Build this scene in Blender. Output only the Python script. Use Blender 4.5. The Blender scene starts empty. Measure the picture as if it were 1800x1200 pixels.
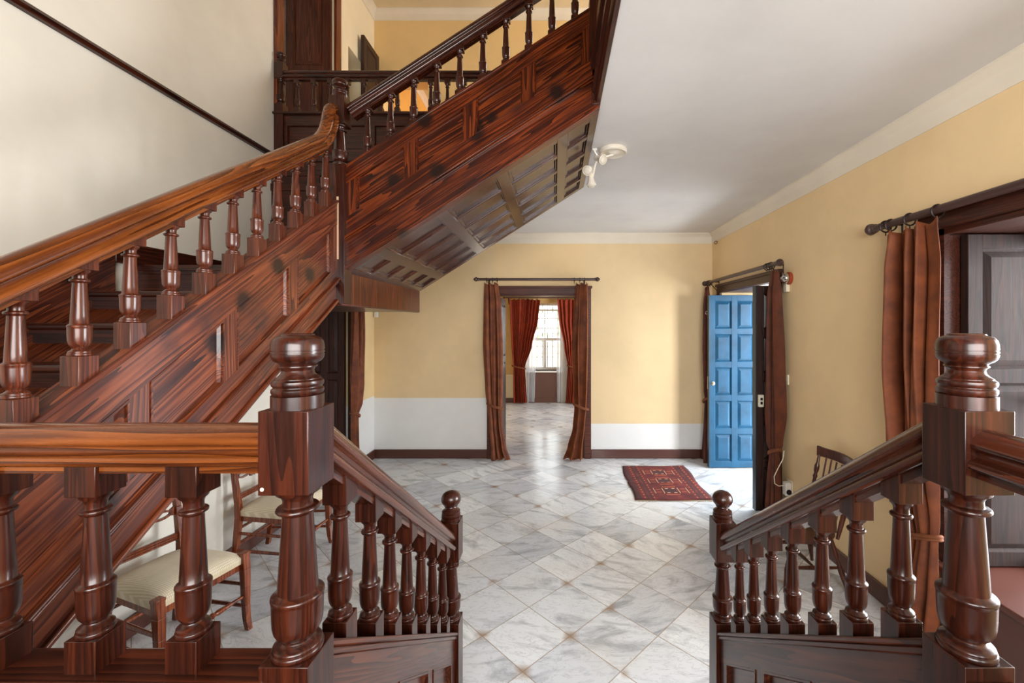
import bpy, bmesh, math, random
from mathutils import Vector, Matrix
random.seed(7)
C = bpy.context.scene.collection
PI = math.pi
EYE = 1.70
def Z(h): return EYE + h

# ------------------------------------------------------------------ mesh helpers
def box(bm, x0, x1, y0, y1, z0, z1):
    v = [bm.verts.new(p) for p in ((x0,y0,z0),(x1,y0,z0),(x1,y1,z0),(x0,y1,z0),(x0,y0,z1),(x1,y0,z1),(x1,y1,z1),(x0,y1,z1))]
    for f in ((0,3,2,1),(4,5,6,7),(0,1,5,4),(1,2,6,5),(2,3,7,6),(3,0,4,7)):
        bm.faces.new([v[i] for i in f])

def prism(bm, poly, vec):
    vec = Vector(vec)
    a = [bm.verts.new(Vector(p)) for p in poly]
    b = [bm.verts.new(Vector(p) + vec) for p in poly]
    n = len(poly)
    bm.faces.new(a); bm.faces.new(b[::-1])
    for i in range(n):
        j = (i+1) % n
        bm.faces.new((a[j], a[i], b[i], b[j]))

def loft(bm, A, B, cap=True):
    """Two polygons with the same number of corners joined into a solid."""
    a = [bm.verts.new(Vector(p)) for p in A]; b = [bm.verts.new(Vector(p)) for p in B]
    n = len(a)
    if cap: bm.faces.new(a); bm.faces.new(b[::-1])
    for i in range(n):
        j = (i+1) % n
        bm.faces.new((a[j], a[i], b[i], b[j]))

def lathe(bm, prof, c=(0,0,0), seg=28, M=None):
    rings = []
    for z, r in prof:
        ring = []
        for k in range(seg):
            a = 2*PI*k/seg
            p = Vector((r*math.cos(a), r*math.sin(a), z))
            if M: p = M @ p
            ring.append(bm.verts.new(p + Vector(c)))
        rings.append(ring)
    for A, B in zip(rings, rings[1:]):
        for k in range(seg):
            j = (k+1) % seg
            bm.faces.new((A[k], A[j], B[j], B[k]))
    bm.faces.new(rings[0][::-1]); bm.faces.new(rings[-1])

def smoothprof(pts, n=4):
    """Catmull-Rom through lathe points (z, r)."""
    out = []
    for i in range(len(pts)-1):
        p0 = pts[max(i-1,0)]; p1 = pts[i]; p2 = pts[i+1]; p3 = pts[min(i+2,len(pts)-1)]
        for k in range(n):
            t = k/n
            z = p1[0] + (p2[0]-p1[0])*t
            m1 = (p2[1]-p0[1])*.5; m2 = (p3[1]-p1[1])*.5
            h00 = 2*t**3-3*t**2+1; h10 = t**3-2*t**2+t; h01 = -2*t**3+3*t**2; h11 = t**3-t**2
            lo, hi = min(p1[1],p2[1]), max(p1[1],p2[1])
            r = h00*p1[1]+h10*m1*.6+h01*p2[1]+h11*m2*.6
            out.append((z, max(lo*.97, min(hi*1.03, r))))
    out.append(pts[-1])
    return out

def tube(bm, pts, radii, seg=12, close=False):
    pts = [Vector(p) for p in pts]
    if not isinstance(radii, (list, tuple)): radii = [radii]*len(pts)
    rings = []; up = None
    for i, p in enumerate(pts):
        a = pts[i-1] if i > 0 else (pts[-1] if close else p)
        b = pts[i+1] if i < len(pts)-1 else (pts[0] if close else p)
        t = (b-a).normalized()
        if up is None:
            up = Vector((0,0,1)) if abs(t.z) < .9 else Vector((1,0,0))
        s = t.cross(up).normalized(); up = s.cross(t).normalized()
        rings.append([bm.verts.new(p + radii[i]*(math.cos(2*PI*k/seg)*s + math.sin(2*PI*k/seg)*up)) for k in range(seg)])
    pairs = list(zip(rings, rings[1:])) + ([(rings[-1], rings[0])] if close else [])
    for A, B in pairs:
        for k in range(seg):
            j = (k+1) % seg
            bm.faces.new((A[k], A[j], B[j], B[k]))
    if not close:
        bm.faces.new(rings[0][::-1]); bm.faces.new(rings[-1])

def ring_loop(bm, c, axis, R, r, seg=16, sub=6):
    axis = Vector(axis).normalized()
    s = axis.orthogonal().normalized(); u = axis.cross(s)
    tube(bm, [Vector(c) + R*(math.cos(2*PI*k/seg)*s + math.sin(2*PI*k/seg)*u) for k in range(seg)], r, sub, True)

def sweep(bm, path, prof, side):
    """Sweep profile (u sideways, v up) along a path that lies in a vertical plane; side = unit sideways vector."""
    path = [Vector(p) for p in path]; side = Vector(side)
    rings = []
    for i, p in enumerate(path):
        d = Vector((0,0,0))
        if i > 0: d += (p-path[i-1]).normalized()
        if i < len(path)-1: d += (path[i+1]-p).normalized()
        d.normalize()
        n = side.cross(d).normalized()
        if n.z < 0 or (abs(n.z) < 1e-3 and False): n = -n
        k = 1.0
        if 0 < i < len(path)-1:
            c = d.dot((path[i+1]-p).normalized()); k = 1/max(c, .6)
        rings.append([bm.verts.new(p + side*u + n*v*k) for u, v in prof])
    m = len(prof)
    for A, B in zip(rings, rings[1:]):
        for k in range(m):
            j = (k+1) % m
            bm.faces.new((A[k], A[j], B[j], B[k]))
    bm.faces.new(rings[0][::-1]); bm.faces.new(rings[-1])

def finish(bm, ang=35):
    bmesh.ops.recalc_face_normals(bm, faces=bm.faces)

def obj(name, bm, mat, parent=None, label=None, loc=None, bevel=0, ang=35, solid=0, seg=2):
    finish(bm)
    me = bpy.data.meshes.new(name); bm.to_mesh(me); bm.free()
    me.polygons.foreach_set('use_smooth', [True]*len(me.polygons))
    me.set_sharp_from_angle(angle=math.radians(ang))
    for m in (mat if isinstance(mat, (list, tuple)) else [mat]): me.materials.append(m)
    o = bpy.data.objects.new(name, me); C.objects.link(o)
    if loc: o.location = loc
    if parent is not None:
        o.parent = parent
        o.matrix_parent_inverse = Matrix.Translation(parent.location).inverted() if parent.type == 'EMPTY' and not parent.get('_local') else Matrix()
    if bevel:
        b = o.modifiers.new('Bevel', 'BEVEL'); b.width = bevel; b.segments = seg; b.limit_method = 'ANGLE'; b.angle_limit = math.radians(40)
    if solid:
        s = o.modifiers.new('Solidify', 'SOLIDIFY'); s.thickness = solid; s.offset = 0
    if label: o['label'] = label
    return o

def like(o, loc, parent=None):
    c = o.copy(); C.objects.link(c); c.location = loc
    if parent is not None:
        c.parent = parent
        c.matrix_parent_inverse = o.matrix_parent_inverse.copy()
    return c

def thing(name, loc, label, cat, group=None, rz=0, local=False):
    o = bpy.data.objects.new(name, None); C.objects.link(o)
    o.location = loc; o.rotation_euler = (0,0,rz); o.empty_display_size = .1
    o['label'] = label; o['category'] = cat
    if group: o['group'] = group
    if local: o['_local'] = 1
    return o

def tag(o, label, cat, group=None):
    o['label'] = label; o['category'] = cat
    if group: o['group'] = group
    return o

def struct(o, label=None):
    o['kind'] = 'structure'
    if label: o['label'] = label
    return o

def copy_thing(root, loc, rz, label, group=None):
    r = root.copy(); C.objects.link(r); r.location = loc; r.rotation_euler = (0,0,rz); r['label'] = label
    if group: r['group'] = group
    for ch in list(root.children):
        c = ch.copy(); C.objects.link(c); c.parent = r
        for g in list(ch.children):
            d = g.copy(); C.objects.link(d); d.parent = c
    return r

# ------------------------------------------------------------------ materials
def lin(c):
    out = []
    for v in c:
        v /= 255
        out.append(v/12.92 if v <= .04045 else ((v+.055)/1.055)**2.4)
    return (*out, 1)

class NT:
    def __init__(s, name):
        s.m = bpy.data.materials.new(name); s.m.use_nodes = True
        s.t = s.m.node_tree; s.n = s.t.nodes; s.n.clear()
        s.out = s.n.new('ShaderNodeOutputMaterial'); s.b = s.n.new('ShaderNodeBsdfPrincipled')
        s.l(s.b.outputs[0], s.out.inputs[0])
    def l(s, a, b): s.t.links.new(a, b)
    def node(s, typ, **kw):
        n = s.n.new('ShaderNode'+typ)
        for k, v in kw.items(): setattr(n, k, v)
        return n
    def set(s, n, **kw):
        for k, v in kw.items():
            k = k.replace('_', ' ')
            if hasattr(v, 'is_linked') or isinstance(v, bpy.types.NodeSocket): s.l(v, n.inputs[k])
            else: n.inputs[k].default_value = v
    def math(s, op, a, b=None):
        n = s.node('Math', operation=op)
        for i, v in enumerate((a, b)):
            if v is None: continue
            if isinstance(v, bpy.types.NodeSocket): s.l(v, n.inputs[i])
            else: n.inputs[i].default_value = v
        return n.outputs[0]
    def noise(s, vec, scale, detail=4, rough=.55, dist=0):
        n = s.node('TexNoise'); s.l(vec, n.inputs['Vector'])
        s.set(n, Scale=scale, Detail=detail, Roughness=rough, Distortion=dist)
        return n.outputs['Fac']
    def ramp(s, fac, stops, interp='LINEAR'):
        n = s.node('ValToRGB'); n.color_ramp.interpolation = interp
        e = n.color_ramp.elements
        while len(e) < len(stops): e.new(.5)
        for i, (p, c) in enumerate(stops):
            e[i].position = p; e[i].color = c if len(c) == 4 else (*c, 1)
        s.l(fac, n.inputs[0]); return n.outputs[0]
    def mix(s, fac, a, b, mode='MIX'):
        n = s.node('Mix', data_type='RGBA', blend_type=mode)
        for sock, v in ((n.inputs[0], fac), (n.inputs[6], a), (n.inputs[7], b)):
            if isinstance(v, bpy.types.NodeSocket): s.l(v, sock)
            else: sock.default_value = v
        return n.outputs[2]
    def bump(s, h, strength=.2, dist=.002):
        n = s.node('Bump'); s.set(n, Strength=strength, Distance=dist); s.l(h, n.inputs['Height'])
        s.l(n.outputs[0], s.b.inputs['Normal'])
    def obj(s): return s.node('TexCoord').outputs['Object']

def wood(name, stops, axis='z', angle=0, rough=.3, coat=.35, knots=.0, figure=1.0, scale=1.0, ringw=.34):
    """Varnished pitch pine; grain runs along axis, turned by angle (radians) in its vertical plane."""
    s = NT(name)
    co = s.obj()
    rnd = s.node('ObjectInfo').outputs['Random']
    off = s.node('VectorMath', operation='ADD'); s.l(co, off.inputs[0])
    sc = s.math('MULTIPLY', rnd, 37.0)
    cmb = s.node('CombineXYZ'); s.l(sc, cmb.inputs[0]); s.l(sc, cmb.inputs[1]); s.l(sc, cmb.inputs[2])
    mp = s.node('Mapping', vector_type='TEXTURE')
    L, W = .95*scale, .05*scale
    mp.inputs['Scale'].default_value = {'x': (L,W,W), 'y': (W,L,W), 'z': (W,W,L)}[axis]
    mp.inputs['Rotation'].default_value = {'x': (0,-angle,0), 'y': (angle,0,0), 'z': (0,0,0)}[axis]
    s.l(co, mp.inputs['Vector']); s.l(mp.outputs[0], off.inputs[0]); s.l(cmb.outputs[0], off.inputs[1])
    v = off.outputs[0]
    big = s.noise(v, .8, 2, .45, .3)
    sep = s.node('SeparateXYZ'); s.l(v, sep.inputs[0])
    ia, ib = {'x': (1,2), 'y': (0,2), 'z': (0,1)}[axis]
    def saw(k):                                                  # distance from a wandering pith line, folded so the figure repeats
        return s.math('PINGPONG', s.math('ADD', sep.outputs[k], 1.7), 2.3)
    pa, pb = saw(ia), saw(ib)
    rad = s.math('SQRT', s.math('ADD', s.math('MULTIPLY', pa, pa), s.math('MULTIPLY', pb, pb)))
    rings = s.math('FRACT', s.math('MULTIPLY', s.math('ADD', rad, s.math('MULTIPLY', big, 2.4*figure)), 3.2))
    rings = s.math('MULTIPLY', s.math('POWER', rings, 1.6), 1.0)
    fine = s.noise(v, 9, 3, .6)
    streak = s.noise(v, 2.6, 5, .65, .4)
    f = s.math('ADD', s.math('MULTIPLY', s.math('SUBTRACT', 1.0, rings), ringw), s.math('ADD', s.math('MULTIPLY', fine, .26), s.math('MULTIPLY', streak, .80-ringw)))
    col = s.ramp(f, [(.30, lin(stops[0])), (.55, lin(stops[1])), (.82, lin(stops[2]))])
    patch = s.noise(s.obj(), 3.1, 2, .5)
    col = s.mix(s.math('MULTIPLY', s.ramp(patch, [(.40, (0,0,0)), (.66, (1,1,1))]), .32), col, lin(stops[0]))
    if knots:
        so = s.node('SeparateXYZ'); s.l(s.obj(), so.inputs[0]); fl = s.node('CombineXYZ'); s.l(so.outputs[1 if axis == 'y' else 0], fl.inputs[0]); s.l(so.outputs[2], fl.inputs[1])
        vo = s.node('TexVoronoi', voronoi_dimensions='2D'); s.l(fl.outputs[0], vo.inputs['Vector']); s.set(vo, Scale=knots)
        sm = s.ramp(s.noise(fl.outputs[0], 3.3, 4, .6), [(.56,(0,0,0)),(.70,(1,1,1))])
        col = s.mix(s.math('MULTIPLY', sm, .55 if axis == 'y' else .25), col, lin((30,22,26)))
        wob = s.math('ADD', vo.outputs['Distance'], s.math('MULTIPLY', s.math('SUBTRACT', s.noise(s.obj(), 26, 3), .5), .07))
        k = s.ramp(wob, [(.06, (1,1,1)), (.095, (.5,.5,.5)), (.14, (0,0,0))])
        col = s.mix(s.math('MULTIPLY', k, .9), col, lin((20,9,7)))
    s.l(col, s.b.inputs['Base Color'])
    s.set(s.b, Coat_Weight=coat*.7, Coat_Roughness=.14, Specular_IOR_Level=.32)
    r = s.math('ADD', s.math('MULTIPLY', fine, .2), rough-.08)
    s.l(r, s.b.inputs['Roughness'])
    s.bump(f, .12, .0015)
    return s.m

S1 = math.atan(.667); S2 = math.atan(.645); S3 = math.atan(.684)
DK = ((20,7,4), (48,18,9), (84,36,18))
MD = ((40,15,9), (86,38,21), (140,75,44))
RD = ((24,6,2), (66,22,6), (128,56,18))
RL = ((44,18,7), (90,42,14), (140,76,30))
RK = ((34,14,9), (66,31,20), (104,56,36))
Wz = wood('dark_wood_upright', DK, 'z', ringw=.22, figure=1.5); Wx = wood('dark_wood_across', DK, 'x'); Wy = wood('dark_wood_deep', DK, 'y')
Wzb = wood('warm_wood_upright', ((36,13,7),(72,30,16),(116,58,32)), 'z', scale=.7, ringw=.24)
W1 = wood('flight_board', MD, 'y', S1, knots=2.6); W1z = wood('flight_stile', MD, 'z', 0)
W2 = wood('cross_flight_board', RD, 'x', S2, knots=2.3, figure=1.3); W2z = wood('cross_flight_stile', RD, 'z')
W2p = wood('cross_flight_panel', ((18,4,2), (60,19,5), (132,60,20)), 'x', S2, knots=2.8, figure=1.6, scale=1.5)
W3 = wood('step_balustrade_board', RK, 'y', -S3); W3z = wood('step_balustrade_stile', RK, 'z')
R1 = wood('rail_rising', RL, 'y', S1, rough=.24, coat=.6); Rx = wood('rail_level', RL, 'x', rough=.24, coat=.6)
R2 = wood('rail_dark_across', DK, 'x', S2, rough=.24, coat=.6); R3 = wood('rail_dark_down', RK, 'y', -S3, rough=.22, coat=.6)
Ry = wood('rail_dark_deep', ((36,14,8),(68,30,18),(104,52,32)), 'y', rough=.22, coat=.6)
Wsof = wood('soffit_wood', ((32,14,10), (62,34,25), (92,58,44)), 'x', S2, rough=.22, coat=.5)
Wdoor = wood('brown_door_wood', ((28,15,12), (48,29,24), (72,46,37)), 'z', rough=.42, coat=.1)
Wcase = wood('casing_wood', ((36,16,11), (60,29,20), (86,46,31)), 'y', rough=.35, coat=.2)
Wchair = wood('chair_wood', ((66,24,10), (118,54,26), (160,86,46)), 'z', rough=.28, coat=.4)
Wwin = wood('windsor_wood', ((30,10,6), (62,25,14), (92,44,24)), 'z', rough=.3, coat=.4)

def plain(name, c, rough=.5, metal=0, bumpy=0, bs=40, coat=0, var=.06):
    s = NT(name)
    n = s.noise(s.obj(), 3.0, 4)
    a = lin(c); d = tuple(v*(1-var*2) for v in a[:3]) + (1,)
    s.l(s.ramp(n, [(.3, d), (.62, a)]), s.b.inputs['Base Color'])
    s.set(s.b, Roughness=rough, Metallic=metal, Coat_Weight=coat)
    if bumpy: s.bump(s.noise(s.obj(), bs, 5), bumpy, .004)
    return s.m

def plaster(name, upper, lower=None, zline=0.8, wob=.006, bumpy=.12):
    s = NT(name); co = s.obj()
    n = s.noise(co, 1.6, 5, .6); n2 = s.noise(co, 14, 3)
    u = lin(upper); ud = tuple(v*.90 for v in u[:3])+(1,)
    col = s.ramp(n, [(.32, ud), (.6, u)])
    if lower:
        sx = s.node('SeparateXYZ'); s.l(co, sx.inputs[0])
        zz = s.math('ADD', sx.outputs[2], s.math('MULTIPLY', n2, wob))
        k = s.math('LESS_THAN', zz, zline)
        l = lin(lower); ld = tuple(v*.93 for v in l[:3])+(1,)
        col = s.mix(k, col, s.ramp(n, [(.32, ld), (.6, l)]))
    sp = s.node('TexVoronoi'); s.l(co, sp.inputs['Vector']); s.set(sp, Scale=5.5)
    spot = s.ramp(sp.outputs['Distance'], [(.012, (1,1,1)), (.02, (0,0,0))])
    col = s.mix(s.math('MULTIPLY', spot, .35), col, lin((232,228,220)))
    s.l(col, s.b.inputs['Base Color']); s.set(s.b, Roughness=.75)
    s.bump(s.math('ADD', n2, n), bumpy, .006)
    return s.m

YEL = (231,205,160); OFFW = (230,226,214); WHT = (232,232,230)
P_back_l = plaster('yellow_plaster_back_left', YEL, WHT, .775)
P_back_r = plaster('yellow_plaster_back_right', YEL, WHT, .445)
P_yel = plaster('yellow_plaster', (233,204,156))
P_off = plaster('offwhite_plaster', OFFW)
P_leftfar = plaster('yellow_plaster_left', (238,212,160), WHT, .80)
P_up = plaster('upper_yellow_plaster', (230,198,140))
P_upl = plaster('upper_cream_plaster', (246,234,204))
P_ceil = plaster('ceiling_white', (214,212,210), bumpy=.05)
P_upceil = plaster('upper_ceiling', (224,206,172), bumpy=.9)
P_corn = plaster('cornice_white', (228,218,200), bumpy=.1)
P_front = plaster('front_wall_brown', (150,116,76))
P_far = plaster('far_room_yellow', (206,168,104), (222,206,170), .62)
P_orange = plaster('upper_room_orange', (236,186,98))
BROWN = plain('baseboard_brown_paint', (84,46,36), .4, coat=.2)
DADO = plain('brown_dado_paint', (92,58,44), .5)
IRON = plain('dark_iron', (44,32,30), .45, .6)
ROD = plain('dark_rod_wood', (64,40,36), .4, coat=.2)
CREAM = plain('cream_plastic', (226,218,196), .4)
WPL = plain('white_plastic', (232,230,224), .35)
CHROME = plain('chrome', (205,200,195), .15, 1)
REDB = plain('red_brown_block', (150,62,30), .4)
BRASS = plain('pale_brass', (214,196,150), .3, .6)
BLACK = plain('black_metal', (22,20,20), .35, .3)
WHITEP = plain('window_white_paint', (226,222,214), .4)
LAMPM = plain('lamp_offwhite_enamel', (226,218,204), .3, coat=.3)
RAW = plain('pale_raw_wood', (206,170,140), .6)

def blue_paint():
    s = NT('blue_door_paint'); co = s.obj()
    n = s.noise(co, 5, 5, .6); n2 = s.noise(co, 60, 3, .6)
    col = s.ramp(n, [(.3, lin((16,56,80))), (.65, lin((26,76,106)))])
    col = s.mix(s.math('MULTIPLY', s.ramp(n2, [(.62, (0,0,0)), (.72, (1,1,1))]), .35), col, lin((20,44,62)))
    s.l(col, s.b.inputs['Base Color']); s.set(s.b, Roughness=.45, Specular_IOR_Level=.25); s.bump(n2, .2, .002)
    return s.m
BLUE = blue_paint()
BLUED = plain('dark_blue_paint', (20,42,54), .4)

def velvet(name, c, c2, sheen=.6, tint=(200,120,60)):
    s = NT(name)
    n = s.noise(s.obj(), 9, 3); n2 = s.noise(s.obj(), 300, 2)
    s.l(s.ramp(n, [(.3, lin(c)), (.7, lin(c2))]), s.b.inputs['Base Color'])
    s.set(s.b, Roughness=.72, Sheen_Weight=sheen, Sheen_Roughness=.35, Sheen_Tint=lin(tint))
    s.bump(n2, .15, .001)
    return s.m
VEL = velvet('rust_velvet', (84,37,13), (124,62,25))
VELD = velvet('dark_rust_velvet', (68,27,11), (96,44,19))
REDC = velvet('red_curtain_cloth', (120,34,8), (150,50,14), .3)
CORD = velvet('rust_cord', (96,48,20), (124,68,32), .2)

def sheer():
    s = NT('sheer_white_net')
    tr = s.node('BsdfTranslucent'); tr.inputs[0].default_value = (.9,.92,.95,1)
    tp = s.node('BsdfTransparent')
    df = s.node('BsdfDiffuse'); df.inputs[0].default_value = (.9,.92,.95,1)
    a = s.node('MixShader'); a.inputs[0].default_value = .5; s.l(tr.outputs[0], a.inputs[1]); s.l(df.outputs[0], a.inputs[2])
    b = s.node('MixShader'); b.inputs[0].default_value = .3; s.l(a.outputs[0], b.inputs[1]); s.l(tp.outputs[0], b.inputs[2])
    s.l(b.outputs[0], s.out.inputs[0]); return s.m
SHEER = sheer()

def glass():
    s = NT('window_glass')
    tp = s.node('BsdfTransparent'); g = s.node('BsdfGlossy'); g.inputs['Roughness'].default_value = .02
    a = s.node('MixShader'); a.inputs[0].default_value = .06; s.l(tp.outputs[0], a.inputs[1]); s.l(g.outputs[0], a.inputs[2])
    s.l(a.outputs[0], s.out.inputs[0]); return s.m
GLASS = glass()

def upholstery():
    s = NT('cream_dotted_upholstery'); co = s.obj()
    sx = s.node('SeparateXYZ'); s.l(co, sx.inputs[0])
    k = 2*PI/.016
    a = s.math('SINE', s.math('MULTIPLY', s.math('ADD', sx.outputs[0], sx.outputs[1]), k))
    b = s.math('SINE', s.math('MULTIPLY', s.math('SUBTRACT', sx.outputs[0], sx.outputs[1]), k))
    d = s.math('MULTIPLY', a, b)
    n = s.noise(co, 12, 3)
    base = s.ramp(n, [(.3, lin((206,190,156))), (.7, lin((222,208,178)))])
    col = s.mix(s.ramp(d, [(.35, (0,0,0)), (.6, (1,1,1))]), base, lin((244,238,222)))
    s.l(col, s.b.inputs['Base Color']); s.set(s.b, Roughness=.85, Sheen_Weight=.2); s.bump(d, .3, .001)
    return s.m
UPH = upholstery()

def marble():
    s = NT('grey_white_marble_tiles'); co = s.obj()
    sx = s.node('SeparateXYZ'); s.l(co, sx.inputs[0])
    X, Y = sx.outputs[0], sx.outputs[1]
    T = .34; q = 1/math.sqrt(2)
    u = s.math('DIVIDE', s.math('SUBTRACT', s.math('MULTIPLY', s.math('ADD', X, Y), q), 2.0478), T)
    v = s.math('DIVIDE', s.math('SUBTRACT', s.math('MULTIPLY', s.math('SUBTRACT', Y, X), q), 1.9375), T)
    iu, iv = s.math('FLOOR', u), s.math('FLOOR', v)
    fu, fv = s.math('FRACT', u), s.math('FRACT', v)
    def edge(f): return s.math('MINIMUM', f, s.math('SUBTRACT', 1.0, f))
    eu, ev = edge(fu), edge(fv)
    e = s.math('MINIMUM', eu, ev)
    cell = s.node('CombineXYZ'); s.l(iu, cell.inputs[0]); s.l(iv, cell.inputs[1])
    wn = s.node('TexWhiteNoise', noise_dimensions='2D'); s.l(cell.outputs[0], wn.inputs['Vector'])
    rv = wn.outputs['Value']; rc = wn.outputs['Color']
    off = s.node('VectorMath', operation='MULTIPLY_ADD')
    s.l(rc, off.inputs[0]); off.inputs[1].default_value = (9,9,9); s.l(co, off.inputs[2])
    # veins: stretched, lightly turned per tile
    rot = s.node('VectorRotate', rotation_type='Z_AXIS'); s.l(off.outputs[0], rot.inputs['Vector'])
    s.l(s.math('ADD', s.math('MULTIPLY', rv, 1.3), -.5), rot.inputs['Angle'])
    mp = s.node('Mapping'); mp.inputs['Scale'].default_value = (1.0, 3.4, 1); s.l(rot.outputs[0], mp.inputs[0])
    n1 = s.noise(mp.outputs[0], 2.6, 8, .62, .9)
    n2 = s.noise(mp.outputs[0], 6.5, 6, .6, 1.4)
    n3 = s.noise(off.outputs[0], 1.7, 3)
    base = s.ramp(rv, [(0, lin((198,203,210))), (.3, lin((214,218,223))), (.65, lin((227,231,234))), (1, lin((236,239,240)))])
    cloud = s.ramp(n1, [(.34, lin((158,161,168))), (.50, lin((255,255,255))), (1, lin((255,255,255)))])
    col = s.mix(.62, base, cloud, 'MULTIPLY')
    vein = s.ramp(s.math('ABSOLUTE', s.math('SUBTRACT', n2, .5)), [(.0, (1,1,1)), (.022, (0,0,0))])
    col = s.mix(s.math('MULTIPLY', vein, .32), col, lin((104,108,118)))
    # rust stains gathered at tile corners
    corner = s.ramp(s.math('ADD', eu, ev), [(.05, (1,1,1)), (.22, (0,0,0))])
    st = s.ramp(s.noise(co, 3.4, 3, .6), [(.50, (0,0,0)), (.58, (1,1,1))])
    col = s.mix(s.math('MULTIPLY', s.math('MULTIPLY', corner, st), .75), col, lin((146,112,76)))
    warm = s.ramp(s.noise(co, 1.3, 3), [(.48, (0,0,0)), (.7, (1,1,1))])
    col = s.mix(s.math('MULTIPLY', warm, .25), col, lin((206,192,166)))
    g = s.math('LESS_THAN', e, .0075)
    col = s.mix(s.math('MULTIPLY', g, .75), col, lin((150,128,104)))
    s.l(col, s.b.inputs['Base Color'])
    s.l(s.math('ADD', s.math('MULTIPLY', n3, .10), .12), s.b.inputs['Roughness'])
    s.set(s.b, Specular_IOR_Level=.5)
    s.bump(s.math('MULTIPLY', s.math('SUBTRACT', 1.0, g), 1.0), .3, .0015)
    return s.m
MARBLE = marble()

def rug_mat():
    """Local coordinates: x across 0..W, y along 0..L."""
    s = NT('red_oriental_rug_wool'); co = s.obj()
    sx = s.node('SeparateXYZ'); s.l(co, sx.inputs[0]); X, Y = sx.outputs[0], sx.outputs[1]
    def band(v, a, b): return s.math('MULTIPLY', s.math('GREATER_THAN', v, a), s.math('LESS_THAN', v, b))
    n = s.noise(co, 9, 4); n2 = s.noise(co, 90, 3)
    col = s.ramp(n, [(.3, lin((72,26,22))), (.55, lin((108,36,34))), (.75, lin((124,54,40)))])
    dark = lin((62,40,40)); org = lin((196,104,62)); crm = lin((214,178,138))
    ax = s.math('ABSOLUTE', X)
    for a, b in ((.225,.245),(.265,.285)):
        col = s.mix(s.math('MULTIPLY', band(ax, a, b), .8), col, dark)
    dash = s.math('GREATER_THAN', s.math('SINE', s.math('MULTIPLY', Y, 95)), .3)
    col = s.mix(s.math('MULTIPLY', s.math('MULTIPLY', dash, s.math('ADD', band(ax,.205,.218), band(ax,.295,.310))), .8), col, org)
    col = s.mix(s.math('MULTIPLY', band(ax,.335,.40), .7), col, dark)
    # three medallions up the middle
    fy = s.math('ABSOLUTE', s.math('SUBTRACT', s.math('FRACT', s.math('ADD', s.math('DIVIDE', Y, .27), .5)), .5))
    fy = s.math('MULTIPLY', fy, .27)
    iny = s.math('LESS_THAN', s.math('ABSOLUTE', Y), .40)
    def m(k): return s.math('MULTIPLY', k, iny)
    col = s.mix(s.math('MULTIPLY', m(s.math('MULTIPLY', s.math('LESS_THAN', ax, .055), s.math('LESS_THAN', fy, .045))), .85), col, dark)
    for a, b in ((.075,.083),(.165,.172)):
        col = s.mix(s.math('MULTIPLY', m(s.math('MULTIPLY', band(ax,a,b), s.math('LESS_THAN', fy, .07))), .8), col, crm)
    col = s.mix(s.math('MULTIPLY', m(s.math('MULTIPLY', band(ax,.02,.05), band(fy,.045,.06))), .8), col, crm)
    col = s.mix(s.math('MULTIPLY', m(s.math('MULTIPLY', band(ax,.10,.15), band(fy,.03,.042))), .8), col, org)
    col = s.mix(s.math('MULTIPLY', m(s.math('MULTIPLY', s.math('LESS_THAN', ax, .07), band(fy,.09,.105))), .7), col, org)
    col = s.mix(s.math('MULTIPLY', s.ramp(n2, [(.5,(0,0,0)),(.7,(1,1,1))]), .3), col, lin((70,28,24)))
    s.l(col, s.b.inputs['Base Color']); s.set(s.b, Roughness=.95); s.bump(n2, .6, .003)
    return s.m

# ------------------------------------------------------------------ scene constants
XL, XR = -2.33, 2.007; YB = 5.474; YF = -1.3
ZC = Z(1.18); ZU = Z(1.39); ZT = Z(4.04)

def wall_panel(name, mat, axis, a0, a1, t0, t1, z0, z1, holes, label=None):
    """Wall running along axis ('x' or 'y') from a0 to a1, thickness t0..t1, with rectangular holes (h0,h1,zh0,zh1)."""
    bm = bmesh.new()
    def bx(p0, p1, q0, q1):
        if p1-p0 < 1e-5 or q1-q0 < 1e-5: return
        if axis == 'x': box(bm, p0, p1, t0, t1, q0, q1)
        else: box(bm, t0, t1, p0, p1, q0, q1)
    cuts = sorted(set([a0, a1] + [h[0] for h in holes] + [h[1] for h in holes]))
    for p0, p1 in zip(cuts, cuts[1:]):
        hs = sorted([h for h in holes if h[0] <= p0+1e-6 and h[1] >= p1-1e-6], key=lambda h: h[2])
        z = z0
        for h in hs:
            bx(p0, p1, z, h[2]); z = h[3]
        bx(p0, p1, z, z1)
    return struct(obj(name, bm, mat), label)

# ------------------------------------------------------------------ setting
bm = bmesh.new(); box(bm, -3.2, 3.6, YF-.3, 9.9, -.12, 0); struct(obj('floor', bm, MARBLE), 'marble tile floor laid on the diagonal')
bm = bmesh.new(); box(bm, XL, .735, YF, .74, .002, .64); struct(obj('floor_landing', bm, Wx), 'raised wooden entrance landing')

# back wall: painted dado line is lower on the right of the doorway
bm = bmesh.new(); box(bm, XL-.5, -.79, YB, YB+.2, 0, ZC); struct(obj('wall_back', bm, P_back_l), 'yellow back wall with tall white dado')
bm = bmesh.new(); box(bm, .36, XR+.5, YB, YB+.2, 0, ZC); struct(obj('wall_back', bm, P_back_r), 'yellow back wall with low white dado')
bm = bmesh.new(); box(bm, -.79, .36, YB, YB+.2, Z(.40), ZC); struct(obj('wall_back', bm, P_yel), 'yellow wall above the middle doorway')
wall_panel('wall_right', P_yel, 'y', YF, YB+.2, XR, XR+.5, 0, ZC, [(3.87, 5.16, 0, Z(.40)), (.75, 2.235, .45, Z(.505))], 'yellow right wall')
wall_panel('wall_left', P_off, 'y', YF, 4.30, XL-.5, XL, 0, ZT, [(3.75, 4.30, 0, Z(.42)), (3.62, 4.30, ZU, Z(3.62))], 'off-white staircase wall')
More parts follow.
